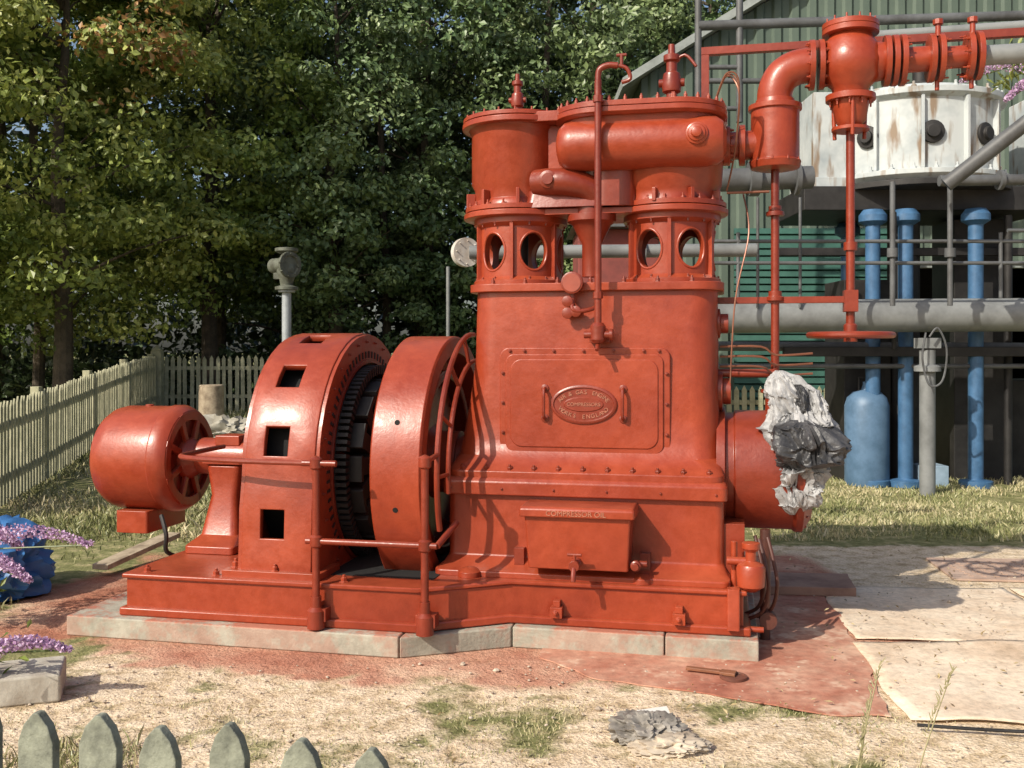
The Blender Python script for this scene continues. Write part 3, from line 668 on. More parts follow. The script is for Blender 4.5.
# ------------------------------------------------------------------ fences
def pickets(name,p0,p1,h,sp,w,mat,zfun,th=.018,posts=2.4,rails=True,tip=.07,side=1,jit=.01,round_=False):
    p0=Vector((*p0,0));p1=Vector((*p1,0)); d=(p1-p0); L=d.length; d.normalize(); nrm=Vector((-d.y,d.x,0))*side
    b=B(); s=0
    def ring(c,ww,hh,off):
        z0=zfun(c.x,c.y)
        prof=[(-ww/2,0.02),(ww/2,.02),(ww/2,hh-tip)]+([(ww*.34,hh-tip*.45),(ww*.07,hh-.004),(-ww*.07,hh-.004),(-ww*.34,hh-tip*.45)] if round_ else [(0,hh)])+[(-ww/2,hh-tip)]
        return [c+d*x+nrm*off+Vector((0,0,z0+z)) for x,z in prof]
    while s<L:
        c=p0+d*s+nrm*random.uniform(-.004,.004); hh=h+random.uniform(-jit,jit)*1.5; ww=w*random.uniform(.93,1.07)
        t=random.uniform(-.012,.012)
        r0=ring(c,ww,hh,0); r1=ring(c,ww,hh,th)
        b.loft([[v+d*t*(v.z) for v in r0],[v+d*t*(v.z) for v in r1]]); s+=sp*random.uniform(.96,1.04)
    if rails:
        n=max(2,int(L/1.2))
        for zr in (.28*h,.78*h):
            for i in range(n):
                a=p0+d*L*i/n; c=p0+d*L*(i+1)/n
                a=a+nrm*.04+Vector((0,0,zfun(a.x,a.y)+zr)); c=c+nrm*.04+Vector((0,0,zfun(c.x,c.y)+zr))
                b.obox((a+c)/2,(c-a),nrm,Z,(c-a).length/2,.018,.035)
        s=0
        while s<=L+.01:
            c=p0+d*s+nrm*.10; z0=zfun(c.x,c.y); b.box(c.x-.05,c.x+.05,c.y-.05,c.y+.05,z0-.1,z0+h*1.03); s+=posts
    return b.obj(name,mat,None,.003 if round_ else 0)
gzf=lambda x,y: float(gz(x,y))
pickets('picket_fence',(-5.2,9.6),(-6.95,19.6),1.12,.115,.07,WOOD,gzf,posts=2.5,side=1)
pickets('picket_fence',(-6.95,19.7),(3.6,20.6),1.12,.125,.075,WOOD,gzf,posts=2.6,side=1)
pickets('picket_fence',(3.2,15.3),(8.5,15.3),1.15,.125,.075,WOOD,gzf,posts=2.6)
B().box(-7.05,-6.85,19.5,19.7,.3,1.68).lathe((-6.95,19.6,1.68),Z,[(0,.13),(.03,.13),(.12,0)],4).obj('fence_corner_post',WOOD,None,.01)
pickets('garden_fence',(-1.20,2.05),(-.22,1.78),1.005,.143,.080,WOODG,lambda x,y:0,th=.022,posts=3,side=-1,tip=.062,jit=.008,round_=True)
# ------------------------------------------------------------------ BUILDING
bld=empty('green_corrugated_building')
m,nt,p=newmat('green_cladding'); n1=noise_n(nt,1.2,4,.6); r=ramp(nt,n1.outputs[0],[(.3,(.07,.10,.078)),(.7,(.10,.135,.105))]); nt.links.new(r.outputs[0],p.inputs['Base Color']); p.inputs['Roughness'].default_value=.6
CLAD=m
SHUT=simple('green_shutter',(.035,.11,.085),(.022,.075,.058),.55,0,3,.1)
TRIM=simple('grey_trim',(.30,.33,.32),(.2,.22,.21),.6)
YB=17.; apx=9.5; ex=2.2; ez=6.3; sl=.62
def roofz(x): return ez+sl*(min(x,2*apx-x)-ex)
b=B(); x=ex; per=.30
while x<2*apx-ex-.01:
    for (xa,ya,xb,yb) in ((x,0,x+.11,0),(x+.11,0,x+.15,-.05),(x+.15,-.05,x+.26,-.05),(x+.26,-.05,x+.30,0)):
        z0=3.2 if 5.6<x<12.5 else 0
        b.add([(xa,YB+ya,z0),(xb,YB+yb,z0),(xb,YB+yb,roofz(xb)),(xa,YB+ya,roofz(xa))],[(0,1,2,3)])
    x+=per
b.obj('gable_wall',CLAD,bld,0)
b=B().box(ex,ex+.1,YB+.05,YB+14,0,ez).box(2*apx-ex-.1,2*apx-ex,YB+.05,YB+14,0,ez); b.obj('side_walls',CLAD,bld,0)
b=B()
for s in (0,1):
    pts=[(ex-.35,ez-.2),(apx,roofz(apx)+.05),(apx,roofz(apx)+.2),(ex-.35,ez-.05)]
    if s: pts=[(2*apx-px,pz) for px,pz in pts]
    b.loft([[(px,YB-.3,pz) for px,pz in pts],[(px,YB+14,pz) for px,pz in pts]])
b.obj('roof',TRIM,bld,0)
b=B().box(5.6,12.5,YB+.06,YB+.2,3.1,3.3).box(5.5,5.7,YB-.08,YB+.1,0,3.2); b.obj('door_lintel',TRIM,bld,.01)
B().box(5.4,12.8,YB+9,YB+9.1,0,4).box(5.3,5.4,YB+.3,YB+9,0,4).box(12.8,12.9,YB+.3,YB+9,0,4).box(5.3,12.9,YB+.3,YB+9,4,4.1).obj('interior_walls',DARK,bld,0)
b=B()
for i in range(28): 
    z=.4+i*.12; b.loft([[(3.75,YB-.09,z),(3.75,YB-.15,z+.02),(3.75,YB-.12,z+.115),(3.75,YB-.09,z+.115)],[(6.4,YB-.09,z),(6.4,YB-.15,z+.02),(6.4,YB-.12,z+.115),(6.4,YB-.09,z+.115)]])
b.obj('roller_shutter',SHUT,bld,0)
BRK=simple('red_shed_paint',(.22,.05,.04),(.14,.035,.03),.8)
sh=empty('red_shed'); B().box(.9,2.0,13.6,14.8,0,3.35).obj('walls',BRK,sh,.02); B().loft([[(.8,13.4,3.35),(2.1,13.4,3.35),(1.45,13.4,3.8)],[(.8,15,3.35),(2.1,15,3.35),(1.45,15,3.8)]]).obj('roof',GREYD,sh,.01)
# ------------------------------------------------------------------ second engine (white, blue legs)
we=empty('old_white_engine',(5.25,13.2,0))
m,nt,p=newmat('rusty_white_paint'); n1=noise_n(nt,1.6,4,.7)
tc=N(nt,'ShaderNodeTexCoord'); mp=N(nt,'ShaderNodeMapping'); mp.inputs['Scale'].default_value=(6,6,1.2); nn=N(nt,'ShaderNodeTexNoise'); nn.inputs['Scale'].default_value=1.3; nn.inputs['Detail'].default_value=4
nt.links.new(tc.outputs['Object'],mp.inputs[0]); nt.links.new(mp.outputs[0],nn.inputs['Vector'])
base=ramp(nt,n1.outputs[0],[(.3,(.28,.32,.34)),(.6,(.48,.51,.51))]); rf=ramp(nt,nn.outputs[0],[(.53,(0,0,0)),(.66,(1,1,1))])
nt.links.new(mix(nt,rf.outputs[0],base.outputs[0],(.22,.16,.11)),p.inputs['Base Color']); p.inputs['Roughness'].default_value=.6
RW=m
b=B().lathe((0,0,3.78),Z,[(0,1.12),(.06,1.2),(.12,1.2),(.13,1.08),(1.0,1.08),(1.05,1.16),(1.12,1.16),(1.13,1.0),(1.2,.95),(1.24,0)],56)
b.bolts((0,0,4.9),Z,1.1,28,.035,.06); b.bolts((0,0,3.90),Z,1.14,28,.03,.06)
b.box(-1.45,-1.0,-.6,.3,3.85,4.95).box(-1.5,-.95,-.65,.3,3.75,3.87)
for t in range(200,340,28): b.obox((1.1*math.cos(rad(t)),1.1*math.sin(rad(t)),4.35),(math.cos(rad(t)),math.sin(rad(t)),0),(-math.sin(rad(t)),math.cos(rad(t)),0),Z,.05,.02,.44)
b.obj('cylinder_casing',RW,we,.012)
b=B().box(-1.6,1.6,-.7,.9,3.45,3.75).lathe((.1,-.1,5.0),Z,[(0,.3),(.15,.3),(.2,.1),(.5,.1)],24)
b.lathe((0,0,3.70),Z,[(0,1.22),(.075,1.22)],48)
for t in (222,262,300): b.lathe((1.08*math.cos(rad(t)),1.08*math.sin(rad(t)),4.35),(math.cos(rad(t)),math.sin(rad(t)),0),[(0,.14),(.04,.14),(.05,.08),(.09,.08)],20)
b.box(-1.0,-.4,-.4,.4,0,2.6).box(.5,1.2,-.2,.5,0,3.4).cyl((-.2,-.3,0),(-.2,-.3,3.5),.2)
b.box(-1.9,3,-.9,-.8,1.62,1.74).box(-1.9,3,-.5,-.4,2.9,3.0).cyl((1.0,-.6,0),(1.0,-.6,3.4),.05).cyl((-.55,-.9,1.7),(-.55,-.9,3.4),.03).box(1.3,2.2,.2,.9,0,1.3)
b.obj('dark_framework',DARK,we,.01)
b=B()
for x,y in ((-.74,-.7),(-.35,-.75),(.50,-.8),(1.5,-.5),(-.62,.6),(1.5,.7)):
    b.lathe((x,y,0),Z,[(0,.2),(.08,.2),(.1,.09),(3.25,.09),(3.3,.17),(3.38,.17),(3.45,.12)],20)
b.obj('blue_columns',BLUE,we,.004)
b=B().box(1.60,3.2,-.8,.6,3.7,5.05).box(1.65,3.1,-.85,-.79,4.0,4.8); b.obj('white_chest',RW,we,.02)
sp=empty('grey_pipework')
b=B().cyl((2.3,12.,2.10),(9,12.,2.14),.20,seg=32)
for x in (7.0,7.1): b.lathe((x,12,2.11),A,[(0,.3),(.05,.3)],32)
b.tube([(2.35,12,2.10),(2.1,12,2.10),(1.95,12.05,2.0),(1.9,12.1,1.8),(1.9,12.1,0)],.19,28,5)
b.cyl((4.86,11.7,0),(4.86,11.7,1.7),.09,seg=24).lathe((4.86,11.7,1.45),Z,[(0,.15),(.06,.15),(.08,.09)],24).box(4.74,4.98,11.6,11.8,1.72,1.84)
b.obj('large_main_pipe',GREY,sp,.003)
b=B().cyl((2.15,11,3.56),(3.3,11,3.60),.125,seg=24).lathe((2.6,11,3.58),A,[(0,.19),(.05,.19),(.06,.19),(.11,.19)],24).lathe((3.1,11,3.58),A,[(0,.18),(.05,.18)],24)
b.cyl((4.7,11,3.56),(7.5,11,3.60),.06).cyl((4.6,10.6,3.45),(5.95,10,4.6),.08).cyl((2.4,12.5,1.75),(9,12.5,1.72),.06).cyl((2.4,12.4,1.5),(9,12.4,1.5),.03)
b.lathe((5.35,11,3.57),A,[(0,.11),(.04,.11)],20)
b.obj('service_pipes',GREYD,sp,.002)
b=B()
for z,x0,x1,y in ((2.95,2.3,9,11.5),(2.7,2.3,6,11.5),(3.05,5.6,9,11.3)): b.cyl((x0,y,z),(x1,y,z),.022)
for x in (2.6,3.9,5.62): b.cyl((x,11.5,2.3),(x,11.5,3.05),.022)
for x in (2.35,2.9,3.4): b.cyl((x,11.8,2.2),(x,11.8,3.5),.018)
for x,y in ((4.3,11.3),(4.95,11.3)): 
    b.cyl((x,y,2.2),(x,y,3.6),.03); b.lathe((x,y,2.75),Z,[(0,.06),(.1,.06)],12)
b.tube([(4.78,11.55,1.9),(4.72,11.5,1.6),(4.8,11.5,1.3),(4.95,11.5,1.35),(5.0,11.5,1.7),(4.9,11.5,1.95),(4.8,11.5,1.85)],.012,6,6)
b.obj('handrails_and_tubes',GREYD,sp,0)
b=B().cyl((2.7,14.5,4.4),(2.7,14.5,8.5),.05).cyl((3.3,14.5,5.0),(3.3,14.5,8.5),.05).cyl((2.7,14.5,6.4),(9,14.5,6.6),.07).cyl((2.7,14.5,5.6),(4,14.5,5.6),.04)
for z in (5.2,5.8,6.4,7.0): b.cyl((2.7,14.5,z),(3.3,14.5,z),.035)
b.obj('scaffold_poles',GREYD,sp,0)
vp=empty('standpipe_valve',(-2.93,13.,0))
b=B().cyl((0,0,.1),(0,0,2.5),.06,seg=20).lathe((0,0,2.45),Z,[(0,.11),(.03,.11)],20); b.obj('pipe',simple('pale_galv_pipe',(.35,.38,.4),(.25,.27,.28),.5,.2),vp,.003)
VG=simple('valve_green_grey',(.12,.13,.10),(.05,.05,.035),.6,0,9)
b=B().lathe((0,0,2.48),Z,[(0,.15),(.04,.15),(.06,.08),(.12,.09),(.22,.13),(.32,.12),(.38,.08),(.46,.07),(.50,.15),(.54,.15),(.56,.0)],28)
b.lathe((-.05,0,2.80),(.75,-.65,0),[(-.2,.1),(.12,.1),(.13,.17),(.17,.17),(.17,.12),(.15,.11)],28).bolts((0.05,-.12,2.8),(.75,-.65,0),.145,8,.015,.03)
b.box(-.16,.05,-.05,.05,2.62,2.7)
b.obj('valve_head',VG,vp,.004)
rp=empty('rear_cross_pipe',(0,8.2,2.5)); B().cyl((-.35,0,0),(2.0,0,.02),.055).lathe((.35,0,0),A,[(0,.1),(.04,.1)],20).lathe((1.05,0,0),A,[(0,.1),(.04,.1)],20).obj('pipe',GREY,rp,.002)
B().lathe((-.38,0,0),(.45,-.9,0),[(-.03,.12),(.03,.12)],32).bolts((-.38,0,0),(.45,-.9,0),.095,8,.01,.04).obj('blank_flange',WHITE,rp,.004)
B().cyl((-1.15,18,.4),(-1.15,18,3.2),.035).obj('thin_steel_post',GREY,None,0)
gb=empty('blue_gas_bottle',(4.47,12.6,0))
B().lathe((0,0,0),Z,[(0,.25),(.06,.27),(1.0,.27),(1.1,.24),(1.17,.17),(1.2,.07),(1.26,.05),(1.3,.05),(1.31,0)],40).obj('shell',BLUEL,gb,.003)
B().tube([(-.1,0,1.17),(-.1,0,1.35),(.1,0,1.35),(.1,0,1.17)],.015,8).obj('neck_guard',DARK,gb,0)
B().box(.60,.95,-.2,.2,0,.26).obj('crate',simple('pale_blue_plastic',(.3,.4,.5),(.2,.28,.35),.5),gb,.01)
# ------------------------------------------------------------------ FOLIAGE
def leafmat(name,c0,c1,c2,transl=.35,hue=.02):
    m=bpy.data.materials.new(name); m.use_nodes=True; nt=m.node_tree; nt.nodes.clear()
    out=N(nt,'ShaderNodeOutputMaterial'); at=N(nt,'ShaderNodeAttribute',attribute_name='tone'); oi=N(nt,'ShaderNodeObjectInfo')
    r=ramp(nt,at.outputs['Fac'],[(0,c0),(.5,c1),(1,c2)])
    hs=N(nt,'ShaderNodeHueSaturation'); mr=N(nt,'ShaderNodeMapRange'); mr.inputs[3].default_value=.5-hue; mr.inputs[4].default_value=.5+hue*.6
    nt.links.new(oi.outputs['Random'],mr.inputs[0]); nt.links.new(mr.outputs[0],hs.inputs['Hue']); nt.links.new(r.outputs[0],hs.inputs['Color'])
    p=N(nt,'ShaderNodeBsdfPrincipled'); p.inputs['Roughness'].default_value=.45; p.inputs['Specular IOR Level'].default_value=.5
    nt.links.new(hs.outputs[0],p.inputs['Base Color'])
    if transl:
        t=N(nt,'ShaderNodeBsdfTranslucent'); nt.links.new(hs.outputs[0],t.inputs['Color'])
        mx=N(nt,'ShaderNodeMixShader'); mx.inputs[0].default_value=transl; nt.links.new(p.outputs[0],mx.inputs[1]); nt.links.new(t.outputs[0],mx.inputs[2]); nt.links.new(mx.outputs[0],out.inputs[0])
    else: nt.links.new(p.outputs[0],out.inputs[0])
    return m
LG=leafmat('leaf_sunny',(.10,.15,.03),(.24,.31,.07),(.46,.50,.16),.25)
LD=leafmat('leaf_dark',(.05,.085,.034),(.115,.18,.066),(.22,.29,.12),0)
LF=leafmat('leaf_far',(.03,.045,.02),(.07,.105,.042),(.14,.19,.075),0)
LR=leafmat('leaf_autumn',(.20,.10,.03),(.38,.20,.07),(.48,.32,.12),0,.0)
def leaf_arrays(P,tone,size,up=.35,asp=.62,out=None):
    n=len(P); nr=rng.normal(size=(n,3))
    if out is None: nr[:,2]=np.abs(nr[:,2])+up
    else: nr=nr*.75+out*1.15; nr[:,2]+=.35
    nr/=np.linalg.norm(nr,axis=1)[:,None]
    t=rng.normal(size=(n,3)); t-=nr*(t*nr).sum(1)[:,None]; t/=np.linalg.norm(t,axis=1)[:,None]; u=np.cross(nr,t)
    s=(size*rng.uniform(.6,1.3,n))[:,None]
    V=np.stack([P-t*s*.5,P+u*s*asp*.5+t*s*.05,P+t*s*.5-nr*s*.12,P-u*s*asp*.5+t*s*.05],1).reshape(-1,3)
    Fq=np.arange(n*4).reshape(n,4); return V,Fq,np.repeat(tone,4)
def mesh_from(name,parts,mats):
    Vs=[];Fs=[];Ts=[];Ms=[];off=0
    for V,Fq,T,mi in parts:
        Vs.append(V);Ts.append(T);Fs+= (Fq+off).tolist() if isinstance(Fq,np.ndarray) else [[i+off for i in f] for f in Fq]; Ms+=[mi]*len(Fq); off+=len(V)
    me=bpy.data.meshes.new(name); me.from_pydata(np.concatenate(Vs).tolist(),[],Fs)
    at=me.attributes.new('tone','FLOAT','POINT'); at.data.foreach_set('value',np.concatenate(Ts).astype(np.float32))
    me.polygons.foreach_set('material_index',np.array(Ms,dtype=np.int32))
    for mm in mats: me.materials.append(mm)
    return me
def tree(name,H,cr,z0,ncl,nl,size,mat,seed,autumn=0,droop=.5,tw=1.):
    r=np.random.default_rng(seed); C=[];
    zc=(H+z0)/2; hz=(H-z0)/2
    while len(C)<ncl:
        v=r.normal(size=3); v/=np.linalg.norm(v); f=r.uniform(.5,1.0)**.5
        w=1+.28*noise.noise(Vector(v*2.)+Vector((seed,0,0)))
        C.append([v[0]*cr*f*w,v[1]*cr*f*w,zc+np.sign(v[2])*abs(v[2])**.8*hz*f*w])
    C=np.array(C); parts=[]
    P=[];T=[];O=[]
    for c in C:
        k=int(nl*r.uniform(.6,1.4)); cs=r.uniform(.4,.8)*cr/2.6
        q=r.normal(size=(k,3)); q/=np.linalg.norm(q,axis=1)[:,None]; O.append(q.copy()); q*=(r.uniform(.15,1,k)**.5)[:,None]*cs; q[:,2]*=.5
        hr_=np.hypot(q[:,0],q[:,1]); q[:,2]-=droop*hr_**1.5*.6
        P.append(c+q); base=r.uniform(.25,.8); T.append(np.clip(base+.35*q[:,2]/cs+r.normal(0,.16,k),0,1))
    P=np.concatenate(P);T=np.concatenate(T);O=np.concatenate(O)
    V,Fq,TT=leaf_arrays(P,T,size,out=O)
    if autumn:
        au=(np.linalg.norm(P-np.array([cr*.45,-cr*.6,zc+hz*.1]),axis=1)<autumn)&(r.uniform(size=len(P))<.4)
        V4=V.reshape(-1,4,3); T4=TT.reshape(-1,4)
        for sel,k in ((~au,1),(au,2)):
            if sel.sum(): parts.append((V4[sel].reshape(-1,3),np.arange(sel.sum()*4).reshape(-1,4),T4[sel].ravel(),k))
    else: parts.append((V,Fq,TT,1))
    b=B(); tr=.020*H**.9*tw
    tp=[(0,0,-.3),(.05,0,H*.2),(-.08,.05,H*.45),(.1,0,H*.7),(0,0,H*.9)]
    b.tube(tp,[tr*1.2,tr*.1],10,4)
    for c in C[:26]:
        zs=max(z0*.6,c[2]-r.uniform(.3,1.5)); zs=min(zs,H*.85); m_=(c+np.array([0,0,zs]))/2+np.array([0,0,.15])
        b.tube([(0,0,zs),tuple(m_),tuple(c)],[tr*.2,.008],6,3)
    parts.append((np.array(b.v),b.f,np.zeros(len(b.v)),0))
    return mesh_from(name,parts,[BARK,mat,LR])
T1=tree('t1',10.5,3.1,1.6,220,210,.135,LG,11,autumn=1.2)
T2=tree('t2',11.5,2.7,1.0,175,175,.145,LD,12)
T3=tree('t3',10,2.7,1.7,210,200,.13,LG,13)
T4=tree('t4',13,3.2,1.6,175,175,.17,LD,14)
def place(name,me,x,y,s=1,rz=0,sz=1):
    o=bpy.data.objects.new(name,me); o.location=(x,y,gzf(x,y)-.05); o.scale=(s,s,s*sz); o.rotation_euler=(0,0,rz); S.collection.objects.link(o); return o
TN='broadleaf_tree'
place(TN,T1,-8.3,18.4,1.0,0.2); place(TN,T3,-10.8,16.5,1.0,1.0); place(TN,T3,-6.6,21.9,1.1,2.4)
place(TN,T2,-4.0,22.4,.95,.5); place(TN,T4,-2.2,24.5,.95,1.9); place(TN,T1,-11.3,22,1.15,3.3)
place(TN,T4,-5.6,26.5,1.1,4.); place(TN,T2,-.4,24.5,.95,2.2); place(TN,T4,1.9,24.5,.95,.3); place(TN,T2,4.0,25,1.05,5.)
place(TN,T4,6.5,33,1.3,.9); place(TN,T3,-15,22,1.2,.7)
b=B()
for x,y,r_ in ((-9.3,19.6,.13),(-6.9,23.5,.16),(-3.0,23.6,.12),(-2.0,24,.16),(.9,24.4,.16),(3.1,26,.16)):
    b.tube([(x,y,gzf(x,y)-.1),(x+.05,y,3),(x-.1,y,7),(x+.1,y,12)],[r_,.05],10,3)
b.obj('distant_tree_trunks',BARK,None,0)
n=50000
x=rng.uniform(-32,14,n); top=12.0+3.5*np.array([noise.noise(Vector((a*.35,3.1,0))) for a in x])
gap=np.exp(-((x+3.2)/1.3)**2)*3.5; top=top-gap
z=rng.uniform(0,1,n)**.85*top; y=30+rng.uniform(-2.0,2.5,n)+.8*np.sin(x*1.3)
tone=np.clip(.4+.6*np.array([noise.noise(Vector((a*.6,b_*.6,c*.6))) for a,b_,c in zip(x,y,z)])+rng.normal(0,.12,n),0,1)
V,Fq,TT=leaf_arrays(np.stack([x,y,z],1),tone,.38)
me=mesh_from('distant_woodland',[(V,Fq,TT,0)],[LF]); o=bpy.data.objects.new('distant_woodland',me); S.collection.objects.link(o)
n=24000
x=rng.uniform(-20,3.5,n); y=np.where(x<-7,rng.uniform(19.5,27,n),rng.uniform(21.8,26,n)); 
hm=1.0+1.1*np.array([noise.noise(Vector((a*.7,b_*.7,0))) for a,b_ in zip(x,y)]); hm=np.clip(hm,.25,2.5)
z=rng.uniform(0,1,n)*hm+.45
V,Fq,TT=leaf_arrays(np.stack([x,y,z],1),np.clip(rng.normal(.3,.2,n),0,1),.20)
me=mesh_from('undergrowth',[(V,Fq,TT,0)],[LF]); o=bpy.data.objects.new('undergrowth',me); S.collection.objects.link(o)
GR=leafmat('grass_blades',(.10,.12,.04),(.25,.26,.11),(.54,.47,.29),0,.01)
def grass(name,n,xf,hmin,hmax,w=.008,tmean=.45):
    P=xf(n); n=len(P); h=rng.uniform(hmin,hmax,n); ang=rng.uniform(0,2*np.pi,n); lean=rng.normal(0,.45,(n,2))*h[:,None]
    z=gz(P[:,0],P[:,1])-.01
    base=np.stack([P[:,0],P[:,1],z],1); dx=np.stack([np.cos(ang)*w,np.sin(ang)*w,np.zeros(n)],1)
    tip=base+np.stack([lean[:,0],lean[:,1],h],1); mid=base+np.stack([lean[:,0]*.35,lean[:,1]*.35,h*.6],1)
    V=np.stack([base-dx,base+dx,mid+dx*.7,tip,mid-dx*.7],1).reshape(-1,3); Fq=np.arange(n*5).reshape(n,5)
    pt=np.array([noise.noise(Vector((a*.9,b_*.9,8.))) for a,b_ in P])*.6
    me=mesh_from(name,[(V,Fq,np.repeat(np.clip(rng.normal(tmean,.2,n)+pt,0,1),5),0)],[GR]); o=bpy.data.objects.new(name,me); S.collection.objects.link(o); return o
def area(x0,x1,y0,y1,dens=.0,s=1.2,ex_=None):
    def f(n):
        x=rng.uniform(x0,x1,n); y=rng.uniform(y0,y1,n)
        k=np.array([noise.noise(Vector((a*s,b_*s,4.4))) for a,b_ in zip(x,y)])+rng.normal(0,.16,n)>dens
        if ex_ is not None: k&=ex_(x,y)
        return np.stack([x[k],y[k]],1)
    return f
inl=lambda x,y: ~((x>-3.4+.1*np.sin(y*5))&(y<8.6))
grass('grass_left',50000,area(-8,-2.6,5.6,14,-.04,1.2,lambda x,y:inl(x,y)&(x>-.56*y-.8)),.02,.08,.007,.55)
grass('grass_behind',22000,area(-7,3,9,20,-.2,1.2),.04,.12,.012,.55)
grass('grass_right',40000,area(2.2,7.6,8.9,13.2,.0,1.6),.015,.08,.008,.66)
grass('grass_front',24000,area(-2.6,2.4,3.2,4.85,.14,1.7),.006,.030,.003,.70)
grass('grass_front_left',9000,area(-3.2,-1.2,3.0,4.3,.02,1.5),.02,.09,.005,.6)
ST=simple('dry_stalk',(.36,.32,.18),(.22,.2,.1),.8)
b=B()
for x,y,h,dx in ((.95,2.9,.80,.12),(1.0,2.95,.66,.05),(1.2,3.1,.72,.17),(.86,2.8,.55,.04),(-.85,2.3,.82,-.08),(-1.12,2.4,.80,.02),(-.7,2.35,.66,.05),(-.95,2.5,.75,-.1)):
    b.tube([(x,y,0),(x+dx*.3,y,h*.5),(x+dx,y,h)],[.004,.0015],5,4)
    for k in range(22):
        t=.70+.30*k/22; px=x+dx*t*t; b.tube([(px,y,h*t),(px+random.uniform(-.014,.018),y+random.uniform(-.01,.01),h*t+.02)],[.003,.001],4)
b.obj('dry_grass_stalks',ST,None,0)
# ------------------------------------------------------------------ small things
PUR=leafmat('buddleia_petals',(.34,.18,.36),(.55,.36,.56),(.76,.60,.76),.2,0)
def buddleia(name,sprays):
    parts=[]
    for (p0,p1,r_) in sprays:
        p0=np.array(p0);p1=np.array(p1); k=1100; t=rng.uniform(0,1,k); L=np.linalg.norm(p1-p0)
        c=p0+(p1-p0)*t[:,None]; c[:,2]+=.12*L*np.sin(t*3.14)
        q=rng.normal(size=(k,3)); q/=np.linalg.norm(q,axis=1)[:,None]
        parts.append((*leaf_arrays(c+q*(r_*(1-.7*t)*rng.uniform(.6,1.15,k))[:,None],np.clip(rng.normal(.55,.25,k),0,1),.017,0,.9),0))
        k=50; c=p0+np.array([-.05,0,-.03])+rng.normal(0,.09,(k,3)); parts.append((*leaf_arrays(c,np.clip(rng.normal(.3,.2,k),0,1),.10,0,.3),1))
        b=B(); b.tube([tuple(p0+(p0-p1)*.8+np.array([0,0,-.15])),tuple(p0),tuple(p1)],.005,5); parts.append((np.array(b.v),b.f,np.zeros(len(b.v)),1))
    me=mesh_from(name,parts,[PUR,LG]); o=bpy.data.objects.new(name,me); S.collection.objects.link(o)
buddleia('buddleia_bush',[((-3.35,6.1,.62),(-3.0,6.1,.50),.075),((-3.3,6.0,.50),(-2.50,5.95,.54),.07),((-3.4,6.2,.7),(-3.15,6.1,.76),.07),((-3.2,6.0,.43),(-2.85,5.9,.34),.07),((-3.3,6.0,.32),(-3.05,5.9,.25),.06)])
buddleia('buddleia_bush',[((-2.5,4.75,.26),(-2.12,4.80,.26),.05)])
buddleia('buddleia_bush',[((4.1,8.0,4.0),(3.6,8.0,3.85),.09),((4.2,8.2,4.1),(3.8,8.1,4.05),.08),((4.3,8.0,3.9),(3.95,8.0,3.7),.07)])
TARP=simple('blue_tarp',(.05,.17,.40),(.03,.10,.27),.4,0,3,.3,30,.006)
crumple('blue_tarpaulin_heap',TARP,(-3.70,6.9,.16),(.40,.35,.32),7,amp=.34,fr=2.6,flat=True,ang=35)
B().obox((-2.95,7.9,.12),(.3,1,.1),(1,-.3,0),(0,0,1),.45,.07,.02).obj('timber_plank',BARKL,None,.004)
B().obox((-2.38,4.92,.07),(1,.35,0),(-.35,1,0),(0,0,1),.16,.16,.07).obj('concrete_block',CONC,None,.015)
b=B().lathe((-5.2,17.3,.38),Z,[(-.1,.24),(.05,.22),(.70,.21),(.72,.19),(.72,0)],18); b.obj('tree_stump',BARKL,None,.01)
crumple('rubble_heap',simple('rubble',(.40,.38,.32),(.2,.18,.14),.9),(-4.4,15.2,.35),(.7,.4,.25),9,amp=.5,fr=4,flat=True)
GP=simple('dusty_grey_plastic',(.34,.31,.27),(.10,.09,.08),.55,0,6,.4,20,.01)
crumple('dusty_plastic_scrap',GP,(.59,4.36,.035),(.12,.10,.065),4,amp=.5,fr=2.8,flat=True,ang=30)
crumple('cement_rag',simple('dirty_rag',(.55,.47,.37),(.28,.22,.16),.9),(.67,4.26,.02),(.13,.10,.04),6,amp=.4,fr=2.8,flat=True)
B().obox((.64,4.53,.06),(1,.1,.1),(-.1,1,.2),(0,-.2,1),.07,.03,.002).obj('paper_scrap',simple('white_paper',(.6,.6,.57),(.45,.44,.4),.8),None,0)
bs=empty('paint_brush_and_lid',(1.02,5.2,.012)); B().lathe((.12,-.05,0),Z,[(0,.07),(.012,.07),(.014,.06),(.006,.058),(.006,0)],28).obj('tin_lid',simple('paint_tin_lid',(.16,.06,.04),(.05,.03,.025),.5),bs,0)
B().obox((-.02,.03,.015),(1,-.4,0),(.4,1,0),Z,.09,.016,.008).obox((.10,-.018,.015),(1,-.4,0),(.4,1,0),Z,.04,.03,.008).obj('brush',simple('brush_wood',(.25,.1,.05),(.15,.06,.03),.5),bs,.003)
b=B()
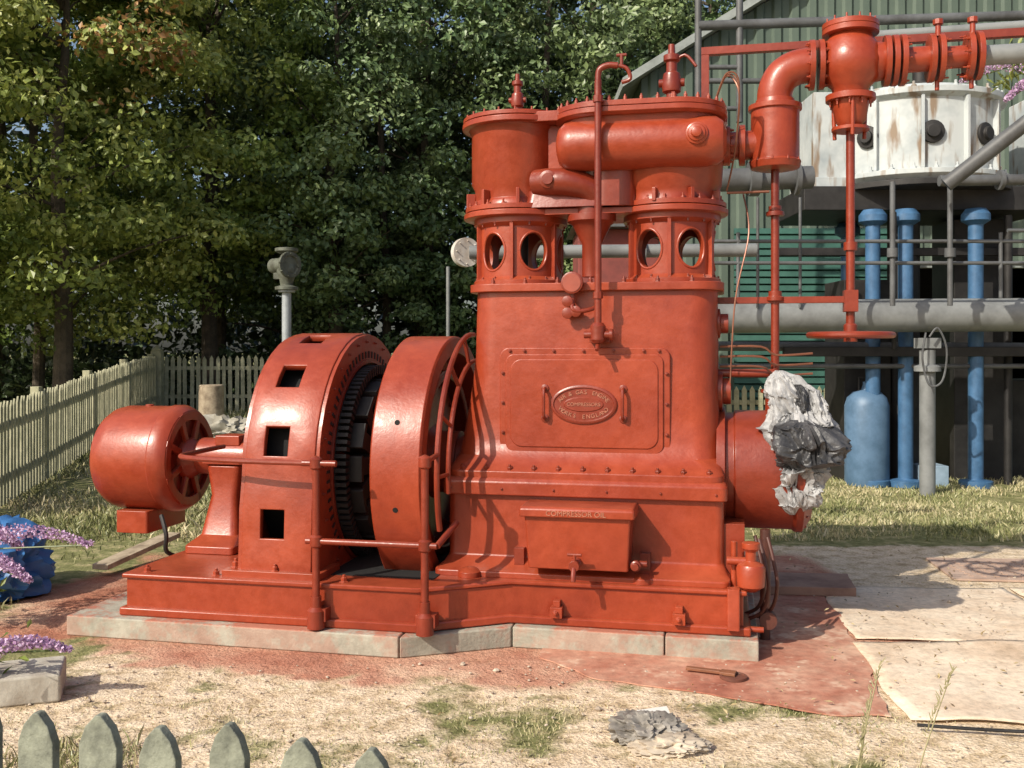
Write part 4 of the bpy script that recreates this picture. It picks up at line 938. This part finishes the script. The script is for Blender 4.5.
for i in range(1100):
    x=random.uniform(-2.8,4); y=random.uniform(3.3,5.4 if x<2 else 7.5); s=random.uniform(.003,.010)*(2.2 if random.random()<.05 else 1)
    b.lathe((x,y,.006+.012*(x>1.75)),(random.uniform(-.3,.3),random.uniform(-.3,.3),1),[(-s*.3,s*.6),(s*.2,s),(s*.7,s*.5)],random.choice((4,5,6)))
b.obj('loose_stones',simple('stone_chips',(.50,.42,.33),(.28,.22,.17),.9),None,0)
n=1500; xx_=rng.uniform(-3,4.5,n); yy_=rng.uniform(3.3,8.5,n); kk=(yy_<5.0)|(xx_>1.6)
P=np.stack([xx_[kk],yy_[kk],np.full(kk.sum(),.032)],1); V,Fq,TT=leaf_arrays(P,rng.uniform(0,1,len(P)),.035,2.5,.35)
LL=leafmat('leaf_litter',(.14,.09,.04),(.28,.20,.09),(.50,.40,.22),0,0)
me=mesh_from('leaf_litter',[(V,Fq,TT,0)],[LL]); o=bpy.data.objects.new('leaf_litter',me); S.collection.objects.link(o)
# ------------------------------------------------------------------ LIGHT, SKY, CAMERA
w=bpy.data.worlds.new('World'); S.world=w; w.use_nodes=True; nt=w.node_tree
sky=nt.nodes.new('ShaderNodeTexSky'); sky.sky_type='NISHITA'; sky.sun_disc=False
sd=Vector((-.58,-.55,.60)).normalized(); el=math.asin(sd.z); az=math.atan2(sd.x,sd.y)
sky.sun_elevation=el; sky.sun_rotation=az; sky.air_density=1.0; sky.dust_density=3.5
nt.links.new(sky.outputs[0],nt.nodes['Background'].inputs[0]); nt.nodes['Background'].inputs[1].default_value=.14
L=bpy.data.lights.new('sun','SUN'); L.energy=5.0; L.angle=rad(.6); L.color=(1,.93,.80)
lo=bpy.data.objects.new('sun',L); lo.rotation_euler=(-sd).to_track_quat('-Z','Y').to_euler(); lo.location=(-10,-10,15); S.collection.objects.link(lo)
cam=bpy.data.cameras.new('camera'); cam.sensor_width=36; cam.lens=1000/1024*36; cam.shift_y=-34/1024; cam.clip_end=1000; cam.clip_start=.05
co=bpy.data.objects.new('camera',cam); co.location=(0,0,1.7); co.rotation_euler=(math.pi/2,0,0); S.collection.objects.link(co); S.camera=co
S.view_settings.view_transform='Standard'; S.view_settings.look='None'; S.view_settings.exposure=0; S.view_settings.gamma=1
